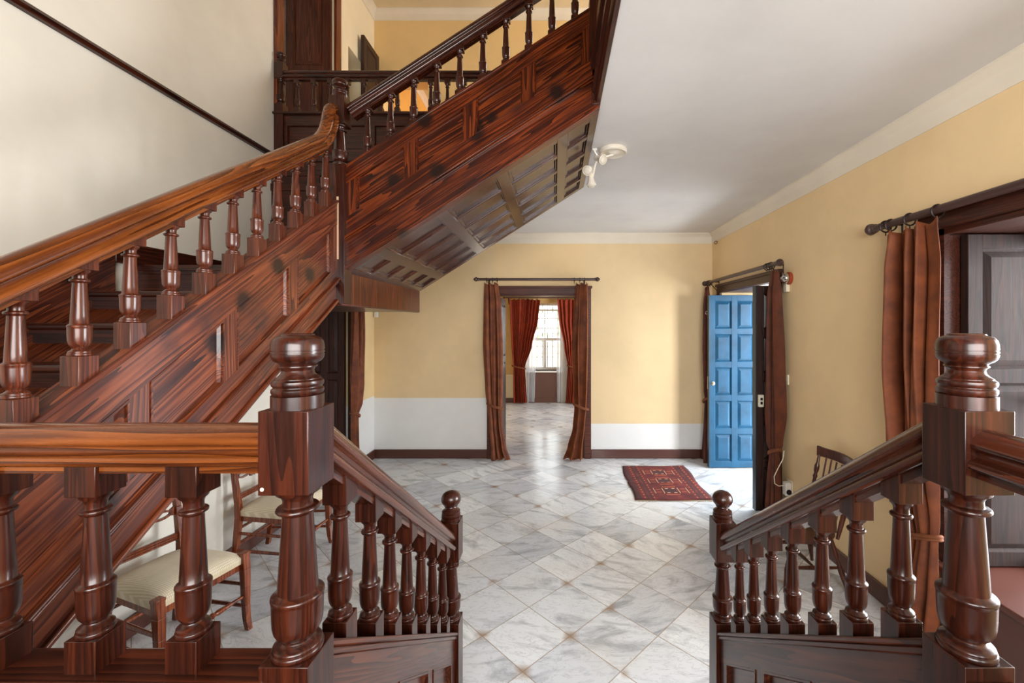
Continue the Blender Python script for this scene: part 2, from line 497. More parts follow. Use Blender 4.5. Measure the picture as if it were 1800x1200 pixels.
wall_panel('wall_left', P_leftfar, 'y', 4.30, YB, XL-.5, XL, 0, ZC, [(4.30, 4.78, 0, Z(.42))], 'cream wall beyond the left doorway')
wall_panel('wall_left', P_upl, 'y', 4.30, YB, XL-.5, XL, ZC, ZT, [(4.30, 4.48, ZU, Z(3.62)), (4.79, 5.24, ZU, Z(3.14))], 'upper floor left wall')
wall_panel('wall_front', P_front, 'x', XL-.5, XR+.5, YF-.3, YF, 0, ZT, [(-.9, 1.5, 1.3, 2.6)], 'wall behind the landing')  # unseen wall; its window opening is invented to let light in
wall_panel('wall_back_upper', P_up, 'x', XL-.5, XR+.5, YB, YB+.2, ZC, ZT, [(-2.22, -1.64, ZU, Z(3.13))], 'upper floor yellow wall')
wall_panel('wall_right_upper', P_up, 'y', YF, 8.6, XR, XR+.4, ZC, ZT, [(3.9, 4.9, 4.2, 5.3), (6.3, 7.9, 3.7, 5.4)], 'upper floor right wall')  # nearer opening is unseen, placed to light the upper hall
# rooms behind
wall_panel('wall_far', P_far, 'x', XL-.5, XR+.5, 9.44, 9.85, 0, ZC, [(-.66, .16, .70, 2.20)], 'end wall of the far room')
bm = bmesh.new(); box(bm, -1.75, -1.55, YB+.2, 9.44, 0, ZC); struct(obj('wall_far_left', bm, P_far))
wall_panel('wall_far_right', P_far, 'y', YB+.2, 9.44, 1.7, 1.9, 0, ZC, [(7.2, 8.4, .8, 2.2)])
bm = bmesh.new(); box(bm, XL-.5, XL, YB, 8.6, ZC, ZT); struct(obj('wall_upper_left', bm, P_orange), 'orange wall of the upper room')
bm = bmesh.new(); box(bm, XL-.5, XR+.4, 8.6, 8.8, ZC, ZT); struct(obj('wall_upper_far', bm, P_orange))
# ceilings (slab between the floors) and roof ceiling
bm = bmesh.new(); box(bm, .235, XR, YF, 3.53, ZC, ZU); box(bm, XL, XR, 3.53, YB, ZC, ZU)
struct(obj('ceiling', bm, P_ceil), 'flat white hall ceiling')
bm = bmesh.new(); box(bm, XL-.5, XR+.5, YB+.2, 9.85, ZC, ZU); struct(obj('ceiling_far', bm, P_ceil))
bm = bmesh.new(); box(bm, XL-.5, XR+.5, YF-.3, 8.8, ZT, ZT+.1); struct(obj('ceiling_upper', bm, P_upceil), 'uneven cream ceiling of the upper floor')
# backs of the recesses in the thick left wall
bm = bmesh.new(); box(bm, XL-.56, XL-.5, 3.4, 5.4, 0, ZT); struct(obj('wall_left_recess', bm, P_off))

# cornices
CP = [(0,0),(.055,0),(.055,-.012),(.040,-.02),(.030,-.035),(.012,-.045),(.008,-.052),(.006,-.13),(0,-.13)]
def cornice(name, y0, y1, x, sx, zc, label=None):
    bm = bmesh.new()
    prism(bm, [(x+sx*u, y0, zc+v) for u, v in CP], (0, y1-y0, 0)); return struct(obj(name, bm, P_corn), label)
def cornice_x(name, x0, x1, y, zc, label=None):
    bm = bmesh.new()
    prism(bm, [(x0, y-u, zc+v) for u, v in CP], (x1-x0, 0, 0)); return struct(obj(name, bm, P_corn), label)
cornice('trim_1', YF, YB, XR, -1, ZC, 'white cornice along the right wall')
cornice_x('trim_2', XL, XR, YB, ZC, 'white cornice along the back wall')
cornice('trim_3', 4.55, YB, XL, 1, ZT); cornice_x('trim_4', XL, XR, YB, ZT)
cornice('trim_5', YB+.2, 8.6, XL, 1, ZT)
cornice('trim_6', 3.53, YB, XL, 1, ZC)

# baseboards
def bb(name, x0, x1, y0, y1, h=.115):
    bm = bmesh.new(); box(bm, x0, x1, y0, y1, 0, h); return struct(obj(name, bm, BROWN, bevel=.006))
bb('baseboard_back', XL, -.88, YB-.018, YB); bb('baseboard_back', .45, XR, YB-.018, YB)
bb('baseboard_right', XR-.018, XR, YF, 3.77); bb('baseboard_right', XR-.018, XR, 5.25, YB)
bb('baseboard_left', XL, XL+.018, 4.89, YB); bb('baseboard_left', XL, XL+.018, .8, 3.66)
bb('baseboard_far', -1.55, -.7, 9.42, 9.44, .10); bb('baseboard_far', .2, 1.7, 9.42, 9.44, .10)
# dark moulding along the stair wall at the level of the upper floor
bm = bmesh.new(); prism(bm, [(XL, YF, Z(1.372)), (XL+.022, YF, Z(1.375)), (XL+.034, YF, Z(1.392)), (XL+.022, YF, Z(1.412)), (XL, YF, Z(1.416))], (0, 3.53-YF, 0))
struct(obj('trim_7', bm, Wy), 'thin dark moulding across the white stair wall')

# ------------------------------------------------------------------ doors: casings
def casing_y(name, x, sx, y0, y1, z0, z1, w=.09, t=.03, mat=Wcase, legs=True, label=None):
    bm = bmesh.new()
    a, b = sorted((x, x+sx*t))
    box(bm, a, b, y0-w, y1+w, z1, z1+w)
    a2, b2 = sorted((x, x+sx*(t+.015)))
    box(bm, a2, b2, y0-w-.01, y1+w+.01, z1+w-.02, z1+w+.012)
    if legs:
        box(bm, a, b, y0-w, y0, z0, z1); box(bm, a, b, y1, y1+w, z0, z1)
    return struct(obj(name, bm, mat, bevel=.005), label)
# right entrance
casing_y('door_1', XR, -1, 3.87, 5.16, 0, Z(.40), label='dark wooden casing of the entrance doorway')
bm = bmesh.new(); box(bm, XR, XR+.5, 3.84, 5.19, Z(.395), Z(.43)); struct(obj('trim_8', bm, Wcase))
# back doorway
bm = bmesh.new()
box(bm, -.88, -.79, YB-.03, YB, 0, Z(.40)); box(bm, .36, .45, YB-.03, YB, 0, Z(.40)); box(bm, -.88, .45, YB-.03, YB, Z(.40), Z(.50)); box(bm, -.895, .465, YB-.045, YB, Z(.475), Z(.505))
box(bm, -.80, -.775, YB, YB+.2, 0, Z(.40)); box(bm, .345, .37, YB, YB+.2, 0, Z(.40)); box(bm, -.80, .37, YB, YB+.2, Z(.385), Z(.41))
struct(obj('door_2', bm, wood('middle_casing', ((44,19,12),(78,36,22),(108,58,38)), 'x', rough=.5, coat=.05), bevel=.005), 'brown casing of the middle doorway')
# left doorway
casing_y('door_3', XL, 1, 3.75, 4.78, 0, Z(.42), label='brown casing of the doorway under the stairs')
# upper left doorway
casing_y('door_4', XL, 1, 3.62, 4.48, ZU, Z(3.62), w=.10, mat=wood('upper_casing', ((50,18,8),(96,40,18),(150,76,40)), 'z'), label='dark casing of the upper doorway')
# window casing right
casing_y('window_1', XR, -1, .75, 2.235, .474, Z(.50), w=.10, legs=False, label='brown casing of the window with deep wooden reveal')
bm = bmesh.new()
box(bm, XR, XR+.5, 2.205, 2.24, .474, Z(.50)); box(bm, XR, XR+.5, .74, .775, .474, Z(.50)); box(bm, XR, XR+.5, .74, 2.24, Z(.47), Z(.505))
struct(obj('trim_9', bm, Wcase), 'wooden lining of the window reveal')
bm = bmesh.new(); box(bm, XR-.05, XR+.5, .70, 2.235, .44, .474); box(bm, XR-.03, XR, .72, 2.20, 0, .44)
struct(obj('trim_10', bm, BROWN, bevel=.008), 'brown painted sill and apron under the window')

# ------------------------------------------------------------------ panelled leaves
def leaf(name, W, H, T, cols, rows, mat, label, cat, loc, rz, stile=.075, group=None, raised=.014):
    """Local: x 0..W, z 0..H, thickness T about y=0; fielded panels on both faces."""
    t = thing(name, loc, label, cat, group, rz, local=True)
    bm = bmesh.new(); h = T/2
    zs = []; xs = []
    tot = sum(rows); z = stile
    avail = H - stile*(len(rows)+1)
    for r in rows: zs.append((z, z+avail*r/tot)); z += avail*r/tot + stile
    pw = (W - stile*(cols+1))/cols
    for i in range(cols): xs.append((stile+i*(pw+stile), stile+i*(pw+stile)+pw))
    for i in range(cols+1): box(bm, i*(pw+stile), i*(pw+stile)+stile, -h, h, 0, H)
    prev = 0
    for z0, z1 in zs + [(H, H)]:
        for x0, x1 in xs: box(bm, x0-.002, x1+.002, -h+.0008, h-.0008, prev, z0)
        prev = z1
    obj('frame', bm, mat, t, bevel=.003)
    bm = bmesh.new()
    for z0, z1 in zs:
        for x0, x1 in xs:
            box(bm, x0-.004, x1+.004, -h*.35, h*.35, z0-.004, z1+.004)
            for s in (-1, 1):
                y0, y1 = s*h*.35, s*(h*.35+raised)
                i = .042
                loft(bm, [(x0+.012,y0,z0+.012),(x1-.012,y0,z0+.012),(x1-.012,y0,z1-.012),(x0+.012,y0,z1-.012)],
                         [(x0+i,y1,z0+i),(x1-i,y1,z0+i),(x1-i,y1,z1-i),(x0+i,y1,z1-i)])
                e = s*h*.95
                m = .012
                for (A, B) in (((x0,z0),(x1,z0)),((x1,z0),(x1,z1)),((x1,z1),(x0,z1)),((x0,z1),(x0,z0))):
                    cx, cz = (x0+x1)/2, (z0+z1)/2
                    def inn(p): return (p[0]+(m if p[0] < cx else -m), p[1]+(m if p[1] < cz else -m))
                    a2, b2 = inn(A), inn(B)
                    loft(bm, [(A[0],y0,A[1]),(A[0],e,A[1]),(a2[0],y0,a2[1])], [(B[0],y0,B[1]),(B[0],e,B[1]),(b2[0],y0,b2[1])])
    obj('panelling', bm, mat, t, ang=8)
    return t

# blue leaf of the entrance (folded against far reveal) and the dark near leaf seen along its edge
bl = leaf('door_leaf', .60, 2.05, .05, 2, [1]*5, BLUE, 'blue painted ten-panel entrance door leaf standing open beside the rug', 'door', (1.825, 5.10, .012), 0, stile=.068)
bm = bmesh.new(); box(bm, -.004, .006, -.026, .026, 0, 2.05); obj('edge', bm, BLUED, bl, 'dark edge of the leaf')
bm = bmesh.new(); lathe(bm, [(0,.022),(.006,.022),(.010,.016),(.022,.012),(.026,.006)], (0.045,-.025,1.0), 20, Matrix.Rotation(PI/2, 3, 'X')); obj('lock_cylinder', bm, BRASS, bl, 'pale round lock')
bm = bmesh.new(); box(bm, -.010, -.003, -.014, .014, .93, 1.08); obj('lock_plate', bm, CHROME, bl)
bm = bmesh.new(); ring_loop(bm, (-.016,0,1.84), (0,1,.2), .018, .004); obj('chain_ring', bm, CHROME, bl, 'metal ring near the top')
dl = leaf('door_leaf', .60, 2.05, .06, 2, [1]*5, Wdoor, 'dark brown entrance door leaf seen edge-on in front of the blue one', 'door', (1.825, 3.915, .012), 0, stile=.068)
bm = bmesh.new(); box(bm, -.005, .005, -.031, .031, 0, 2.05); obj('edge', bm, BLUED, dl, 'dark teal painted edge')
bm = bmesh.new(); box(bm, .012, .06, -.055, -.03, .95, 1.06); obj('latch_box', bm, CREAM, dl, 'cream latch box', bevel=.004)
bm = bmesh.new(); box(bm, .026, .045, -.060, -.054, .975, 1.0); box(bm, .026, .045, -.060, -.054, 1.012, 1.035); obj('latch_slot', bm, BLACK, dl)
bm = bmesh.new(); tube(bm, [(.02,-.035,1.85),(.05,-.05,1.62),(.09,-.05,1.55),(.14,-.04,1.60)], .0025, 6); obj('chain', bm, IRON, dl)
# leaf lying in the window reveal (right)
leaf('shutter_leaf', .42, 1.68, .04, 1, [1.9,1.35], wood('shutter_wood', ((16,7,4),(30,15,10),(50,27,18)), 'z', rough=.75, coat=.0), 'dark brown panelled shutter folded into the window reveal', 'shutter', (XR+.075, 2.175, .482), 0, stile=.075)
# doorway under the stairs: dark leaf in the reveal
leaf('door_leaf', .46, 2.08, .04, 2, [1.2,1], wood('left_door', ((26,8,5),(50,18,11),(76,32,20)), 'z', rough=.45, coat=.1), 'dark wooden door leaf folded into the doorway under the stairs', 'door', (XL-.47, 4.74, .012), 0, stile=.07)
# upper doorway leaf
leaf('door_leaf', .46, 2.2, .04, 1, [1.4,1], wood('upper_door', ((34,10,5),(70,24,12),(108,48,26)), 'z'), 'tall dark wooden door leaf behind the gallery railing', 'door', (XL-.47, 4.44, ZU+.005), 0, stile=.08)
# far-room leaf seen along its face
leaf('door_leaf', .52, 2.06, .04, 1, [1.5,1], Wdoor, 'dark door leaf folded back inside the middle doorway', 'door', (-.745, YB+.205, .012), PI/2, stile=.08)
# upper floor leaf by the yellow wall
leaf('door_leaf', .42, 2.02, .04, 1, [1.5,1], Wdoor, 'upstairs door leaf standing open by the orange room', 'door', (XL+.06, 5.01, ZU+.005), PI/2, stile=.07)

# ------------------------------------------------------------------ turned work
def turned(L, r):
    P = [(0,.97),(.010,1.0),(.026,1.0),(.034,.95),(.038,.93),(.043,.95),(.052,.94),(.060,.86),(.068,.74),(.076,.64),(.086,.60),(.094,.62),(.102,.70),(.120,.82),(.145,.905),(.18,.955),(.24,.975),(.31,.985),(.332,.99),(.338,1.02),(.352,1.02),(.360,.95),(.368,.82),(.376,.775),
         (.46,.745),(.60,.685),(.80,.60),(.845,.585),(.852,.66),(.860,.80),(.868,.83),(.878,.83),(.886,.78),(.892,.58),(.93,.57),(.955,.64),(.972,.82),(1,.90)]
    return [(z*L, k*r) for z, k in P]

def finial_mushroom(H, r):
    P = [(0,.985),(.17,.985),(.175,.90),(.19,.94),(.215,.975),(.25,.975),(.275,.90),(.285,.90),(.30,.95),(.325,.975),(.36,.96),(.385,.86),(.395,.86),(.42,.74),(.46,.63),(.50,.60),(.53,.64),(.55,.72),(.565,.72),(.58,.66),
         (.60,.72),(.625,.86),(.66,.955),(.70,.99),(.725,.995),(.728,.965),(.74,.965),(.743,1.0),(.765,1.0),(.768,.965),(.78,.965),(.783,.995),(.85,.99),(.905,.95),(.945,.86),(.965,.74),(.970,.66),(.975,.64),(.992,.62),(1,.54)]
    return [(z*H, k*r) for z, k in P]

def finial_ball(H, r):
    P = [(0,.96),(.12,.96),(.13,.88),(.16,.95),(.21,.95),(.24,.86),(.27,.92),(.31,.92),(.34,.82),(.38,.60),(.42,.52),(.45,.56),(.47,.68),(.49,.66),(.52,.70),(.58,.88),(.66,.985),(.72,1.0),(.80,.97),(.88,.85),(.94,.66),(.98,.42),(1,.2)]
    return [(z*H, k*r) for z, k in P]

def baluster_mesh(b, bot, L, top, ext=.0, slope=(0,0)):
    bm = bmesh.new(); h = b/2
    box(bm, -h, h, -h, h, -ext, bot)
    lathe(bm, [(z+bot, r) for z, r in turned(L, h*.97)], (0,0,0), 24)
    box(bm, -h, h, -h, h, bot+L, bot+L+top)
    bm.verts.ensure_lookup_table()
    for v in bm.verts[-4:]: v.co.z += v.co.x*slope[0] + v.co.y*slope[1]
    return bm

def newel(parent, x, y, z_plinth_bot, z_plinth_top, z_block, z_block_top, z_top, a=.078, kind='mushroom', mat=Wz, seg=40, name='newel_post', fl=None):
    h = a/2
    bm = bmesh.new()
    box(bm, -h, h, -h, h, z_plinth_bot, z_plinth_top)
    L = z_block-z_plinth_top
    lathe(bm, [(z+z_plinth_top, r) for z, r in turned(L, h*.98)], (0,0,0), seg)
    box(bm, -h, h, -h, h, z_block, z_block_top)
    n = obj(name, bm, mat, parent, loc=(x, y, 0), bevel=.0025)
    bm = bmesh.new()
    f = finial_mushroom if kind == 'mushroom' else finial_ball
    lathe(bm, [(z+z_block_top, r) for z, r in f(z_top-z_block_top, h)], (0,0,0), seg)
    o = obj('finial', bm, mat, None); o.parent = n
    if fl: o['label'] = fl
    return n

# handrail section (u across, v down from top = 0)
def railprof(w, t):
    h = w/2; P = []
    for k in range(13):                       # round top roll
        a = PI*k/12
        P.append((-h*.92*math.cos(a), -t*.40 + t*.40*math.sin(a)))
    R = [(h*.84,-t*.47),(h*.62,-t*.505),(h*.56,-t*.56),(h*.58,-t*.64),(h*.66,-t*.70),(h*.80,-t*.735),(h*.97,-t*.755),(h*1.05,-t*.81),(h*1.06,-t*.88),(h*1.0,-t*.95),(h*.86,-t),]
    P += R + [(-u, v) for u, v in R[::-1]]
    return P

def handrail(parent, path, side, mat, w=.066, t=.068, sub=None):
    bm = bmesh.new(); sweep(bm, path, railprof(w, t), side)
    n = len(path) if sub is None else sub
    sweep(bm, path[:n], [(-.019,-t+.004),(.019,-t+.004),(.019,-t-.014),(-.019,-t-.014)], side)
    return obj('handrail', bm, mat, parent, ang=50)

# ------------------------------------------------------------------ panelled boards
def panelled(parent, name, M, outer, panels, mats, t0, t1, rec, mould=.014, frames=None, mm=0):
    """Board in plane coordinates (s,t) mapped by M(s,t,n). outer: polygon; panels: quads (a,b,c,d); the frame is built of
    the given pieces and each panel is sunk by rec with a small sloped moulding around it."""
    bm = bmesh.new()
    prism(bm, [M(s,t,t0) for s, t in outer], M(0,0,t1-rec)-M(0,0,t0))
    for f in bm.faces: f.material_index = 0
    k = len(bm.faces)
    for poly, mi in frames:
        n0 = len(bm.faces)
        prism(bm, [M(s,t,t1-rec-.002) for s, t in poly], M(0,0,rec+.002-(.0012 if mi == 1 else 0))-M(0,0,0))
        bm.faces.ensure_lookup_table()
        for f in bm.faces[n0:]: f.material_index = mi
    for q in panels:
        cs = sum(p[0] for p in q)/4; ct = sum(p[1] for p in q)/4
        n0 = len(bm.faces)
        inn = []
        for i in range(4):
            p, a, b = Vector(q[i]), Vector(q[i-1]), Vector(q[(i+1) % 4])
            d1, d2 = (a-p).normalized(), (b-p).normalized()
            sn = abs(d1.x*d2.y-d1.y*d2.x)
            inn.append(p + (d1+d2)*(mould/max(sn, .3)))
        for i in range(4):
            j = (i+1) % 4
            A, B, a, b = q[i], q[j], inn[i], inn[j]
            m = ((A[0]*.55+a[0]*.45), (A[1]*.55+a[1]*.45)); m2 = ((B[0]*.55+b[0]*.45), (B[1]*.55+b[1]*.45))
            z0, z1, zm = t1-rec-.001, t1+.002, t1-rec*.45
            loft(bm, [M(*A,z0), M(*A,z1), M(*m,z1), M(*m,zm), M(*a,z0)], [M(*B,z0), M(*B,z1), M(*m2,z1), M(*m2,zm), M(*b,z0)])
        bm.faces.ensure_lookup_table()
        for f in bm.faces[n0:]: f.material_index = mm
    return obj(name, bm, mats, parent)

# ================================================================== STAIRCASE: rising flight along the left wall
m1 = .667
def f1top(d): return .67 - m1*(2.26-d)
def f1bot(d): return .149 - m1*(2.26-d)
fl1 = thing('staircase', (-1.7, .4, .64), 'lower wooden stair flight rising away along the off-white left wall', 'staircase')
XO = -1.135                                                     # outer face
M1 = lambda s, t, n: Vector((XO-.06+n, s, Z(t)))
d0, d1 = .30, 2.225
ov = .52                                                        # vertical height of the string
def strip(da, db, a, b):                                        # parallelogram between two offsets below the top line
    return [(da, f1top(da)-a), (db, f1top(db)-a), (db, f1top(db)-b), (da, f1top(da)-b)]
frames = [(strip(d0, d1, 0, .115), 0), (strip(d0, d1, .335, .40), 0)]
stl = [d1-.05, 1.985, 1.62, 1.275, .96, .66, .36]
edges = [(2.205-.05, 2.225)] + [(c-.03, c+.03) for c in (1.845, 1.49, 1.165, .845, .53)]
for a, b in edges: frames.append((strip(a, b, .10, .36), 1))
panels = []
eds = sorted(edges, key=lambda e: -e[0])
for (a, b), (c, e) in zip(eds, eds[1:]):
    panels.append([(e, f1top(e)-.335), (a, f1top(a)-.335), (a, f1top(a)-.115), (e, f1top(e)-.115)])
panelled(fl1, 'outer_string', M1, [(d0, f1top(d0)), (d1, f1top(d1)), (d1, f1top(d1)-.42), (d0, f1top(d0)-.42)], panels, [W1, W1z], 0, .06, .016, .013, frames)
bm = bmesh.new()                                                # lower board with mouldings
prism(bm, [M1(*p, .0) for p in strip(d0, d1+.03, .405, .515)], M1(0,0,.052)-M1(0,0,0))
for o_, t_ in ((.392,.075),(.408,.068)):
    prism(bm, [M1(*p, .02) for p in strip(d0, d1+.02, o_, o_+.013)], M1(0,0,t_-.02)-M1(0,0,0))
prism(bm, [M1(*p, -.02) for p in strip(d0, d1+.03, .505, .522)], M1(0,0,.086)-M1(0,0,0))
obj('string_moulding', bm, W1, fl1, bevel=.004)
bm = bmesh.new()                                                # sloped capping on the string between balusters
prism(bm, [M1(*p, -.012) for p in strip(d0, d1, -.012, .004)], M1(0,0,.078)-M1(0,0,0))
obj('string_capping', bm, wood('flight_capping', MD, 'y', S1, rough=.6, coat=.0), fl1, bevel=.003)
bm = bmesh.new(); box(bm, XO-.004, XO+.006, 2.216, 2.224, Z(.345), Z(.67)); obj('raw_edge_strip', bm, RAW, fl1, 'pale bare strip at the end of the string')
N1 = 9
nos = [(2.35-.24*k, .33-.16*k) for k in range(N1)]              # nosing y, tread level
for k, (y, h) in enumerate(nos):
    if h < -1.03: continue
    if k > 0:
        bm = bmesh.new(); box(bm, XL+.03, XO-.06, y-.02, y+.245, Z(h)-.03, Z(h)); obj('tread', bm, Wx, fl1, bevel=.010, seg=3)
    bm = bmesh.new(); box(bm, XL+.03, XO-.06, y+.005, y+.025, Z(h)-.17, Z(h)-.03); box(bm, XL+.03, XO-.06, y-.008, y+.006, Z(h)-.046, Z(h)-.03); obj('riser', bm, Wx, fl1)
bm = bmesh.new()                                                # skirting board on the wall
y0, y1 = .4, 2.36
prism(bm, [(XL+.001, y0, Z(.33+m1*(y0-2.35)-.3)), (XL+.001, 2.23, Z(.05)), (XL+.001, 2.23, Z(.445)), (XL+.001, 2.22, Z(.445)), (XL+.001, y0, Z(.445+m1*(y0-2.22)))], (.03,0,0))
obj('wall_string', bm, W1, fl1, bevel=.004)
bm = bmesh.new()
prism(bm, [(XL+.01, .45, Z(f1bot(.45))), (XL+.01, 2.26, Z(f1bot(2.26))), (XL+.01, 2.26, Z(f1bot(2.26)+.03)), (XL+.01, .45, Z(f1bot(.45)+.03))], (XO-.06-XL-.01,0,0))
obj('soffit', bm, W1, fl1)

bal1 = thing('stair_balustrade', (-1.16, .8, 1.0), 'orange-brown handrail and balusters rising along the lower flight', 'balustrade')
XB = -1.163
bmz = baluster_mesh(.046, .064, .210, .030, ext=.035, slope=(0,.667))
b0 = obj('baluster', bmz, Wzb, bal1, loc=(XB, 0, 0), bevel=.002)
ds = [.919+.1235*k for k in range(-1, 11)]
for i, d in enumerate(ds):
    loc = (XB, d, Z(f1top(d)+.004))
    if i == 0: b0.location = loc
    else: like(b0, loc, bal1)
def r1(d): return .708 + m1*(d-1.74)
path = [(XB, d, Z(r1(d))) for d in (.70, 1.0, 1.4, 1.8, 2.03, 2.07)]
path += [(XB, 2.105, Z(.965)), (XB, 2.130, Z(1.000)), (XB, 2.148, Z(1.045)), (XB, 2.160, Z(1.09)), (XB, 2.175, Z(1.125)), (XB, 2.198, Z(1.148)), (XB, 2.235, Z(1.156))]
handrail(bal1, path, (1,0,0), R1, .070, .072, 6)

# ================================================================== STAIRCASE: crossing flight and half landing
m2 = .645
def f2top(x): return .828 + m2*(x+1.102)
def f2bot(x): return .285 + .635*(x+1.12)
fl2 = thing('staircase', (-.5, 2.8, Z(.3)), 'upper wooden stair flight crossing the hall with coffered underside', 'staircase')
YN, YFAR = 2.235, 3.50
M2 = lambda s, t, n: Vector((s, YN+.06-n, Z(t)))
def st2(xa, xb, a, b, la=None, lb=None):
    return [(xa, f2top(xa)-a), (xb, f2top(xb)-a), (xb, f2top(xb)-b), (xa, f2top(xa)-b)]
xa, xb = -1.10, .215
px = lambda p: (p-977)/332.
pan = [(630,714),(734,817),(839,919),(939.5,1024)]
A, B_ = .085, .265
frames = [(st2(xa, xb, 0, A), 0), (st2(xa, xb, B_, .385), 0)]
cuts = [xa] + [px(v) for p in pan for v in p] + [xb]
for i in range(0, len(cuts), 2): frames.append((st2(cuts[i], cuts[i+1], A-.005, B_+.005), 1))
panels = [[(px(a), f2top(px(a))-B_), (px(b), f2top(px(b))-B_), (px(b), f2top(px(b))-A), (px(a), f2top(px(a))-A)] for a, b in pan]
panelled(fl2, 'outer_string', M2, st2(xa, xb, 0, .40), panels, [W2p, W2z, W2], 0, .06, .016, .010, [(f, 2 if m == 0 else 1) for f, m in frames], 2)
bm = bmesh.new()
low = [(xa-.02, f2top(xa-.02)-.375), (xb+.015, f2top(xb+.015)-.375), (xb+.015, f2bot(xb+.015)), (xa-.02, f2bot(xa-.02))]
prism(bm, [M2(s,t,.0) for s, t in low], M2(0,0,.052)-M2(0,0,0))
prism(bm, [M2(s,t,.02) for s, t in st2(xa-.02, xb+.01, .362, .375)], M2(0,0,.074)-M2(0,0,.02))
prism(bm, [M2(s,t,.02) for s, t in st2(xa-.02, xb+.01, .375, .388)], M2(0,0,.066)-M2(0,0,.02))
bt = [(xa-.02, f2bot(xa-.02)+.018), (xb+.015, f2bot(xb+.015)+.018), (xb+.015, f2bot(xb+.015)-.004), (xa-.02, f2bot(xa-.02)-.004)]
prism(bm, [M2(s,t,-.0) for s, t in bt], M2(0,0,.064)-M2(0,0,0))
obj('string_board', bm, W2, fl2, bevel=.003)
bm = bmesh.new()
prism(bm, [M2(s,t,-.012) for s, t in st2(xa, xb, -.012, .003)], M2(0,0,.076)-M2(0,0,0)); obj('string_capping', bm, W2, fl2, bevel=.003)
# underside: board with long sunk panels
bm = bmesh.new()
def sof(x, y, n): return Vector((x, y, Z(f2bot(x))+.016-n))
ys0, ys1 = YN+.055, YFAR
xs0, xs1 = -1.12, .230
prism(bm, [sof(xs0,ys0,0), sof(xs1,ys0,0), sof(xs1,ys1,0), sof(xs0,ys1,0)], (0,0,.02))
def sbar(xa_, xb_, ya_, yb_, n=.020, m=0):
    prism(bm, [sof(xa_,ya_,-.002), sof(xb_,ya_,-.002), sof(xb_,yb_,-.002), sof(xa_,yb_,-.002)], (0,0,-n-.002))
cross = [(xs0, xs0+.035)] + [(c-.030, c+.030) for c in (-.94,-.614,-.288,.038)] + [(xs1-.045, xs1)]
for a, b in cross: sbar(a, b, ys0, ys1)
NP = 5
rails = [ys0+k*(ys1-ys0)/NP for k in range(NP+1)]
for k, y in enumerate(rails):
    a, b = (y, y+.045) if k == 0 else ((y-.04, y) if k == NP else (y-.020, y+.020))
    for (p, q) in zip(cross, cross[1:]): sbar(p[1]-.001, q[0]+.001, a, b, .0195)
    for (p, q) in zip(cross, cross[1:]):                        # little steps at both edges of each rail
        if k > 0: sbar(p[1], q[0], a-.011, a+.002, .010)
        if k < NP: sbar(p[1], q[0], b-.002, b+.011, .010)
for (a, b) in cross:
    for k in range(NP):
        if a > xs0: sbar(a-.012, a+.002, rails[k]+.02, rails[k+1]-.02, .010)
        if b < xs1: sbar(b-.002, b+.012, rails[k]+.02, rails[k+1]-.02, .010)
obj('coffered_soffit', bm, Wsof, fl2, bevel=.002, seg=1)
# far string, landing platform, beams and panelling behind the landing
bm = bmesh.new()
prism(bm, [(xs0, YFAR-.0, Z(f2bot(xs0))), (xs1, YFAR, Z(f2bot(xs1))), (xs1, YFAR, Z(1.38)), (-.2, YFAR, Z(1.38)), (xs0, YFAR, Z(.95))], (0,.028,0)); obj('far_string', bm, W2, fl2)
bm = bmesh.new(); box(bm, XL+.002, -1.18, 2.378, YFAR-.001, Z(.135), Z(.33)); box(bm, XL+.03, XO-.06, 2.330, 2.40, Z(.301), Z(.331)); obj('half_landing', bm, Wx, fl2)
bm = bmesh.new(); box(bm, -1.175, -1.118, 2.225, YFAR+.01, Z(.105), Z(.288)); obj('landing_beam', bm, W2z, fl2, bevel=.008)
bm = bmesh.new(); box(bm, XL+.002, -1.18, 2.26, YFAR-.001, Z(.112), Z(.134)); obj('landing_underside', bm, Wx, fl2)
bm = bmesh.new(); box(bm, XL+.002, XL+.03, 2.232, 3.46, Z(.332), Z(.445)); obj('landing_skirting', bm, Wy, fl2, bevel=.004)
bm = bmesh.new()
MP = lambda s, t, n: Vector((s, YFAR-n, Z(t)))
box(bm, XL+.003, -1.125, YFAR-.012, YFAR+.02, Z(.33), Z(1.38))
for z0, z1, t in ((.33,.45,.03),(.78,.86,.024),(1.10,1.16,.024),(1.22,1.26,.024),(1.335,1.385,.03)): box(bm, XL+.003, -1.125, YFAR-t, YFAR, Z(z0), Z(z1))
for x in (-2.295,-1.95,-1.58,-1.22): box(bm, x-.025, x+.025, YFAR-.022, YFAR, Z(.45), Z(1.24))
obj('landing_panelling', bm, Wx, fl2, bevel=.003)
for k in range(5):                                               # steps, hidden behind the string
    x = -1.30+.265*k; h = .33+.177*(k+1)
    bm = bmesh.new(); box(bm, x-.02, x+.275, YN+.06, YFAR-.03, Z(h)-.03, Z(h)); box(bm, x, x+.02, YN+.06, YFAR-.03, Z(h)-.177, Z(h)-.03)
    obj('tread', bm, Wy, fl2)

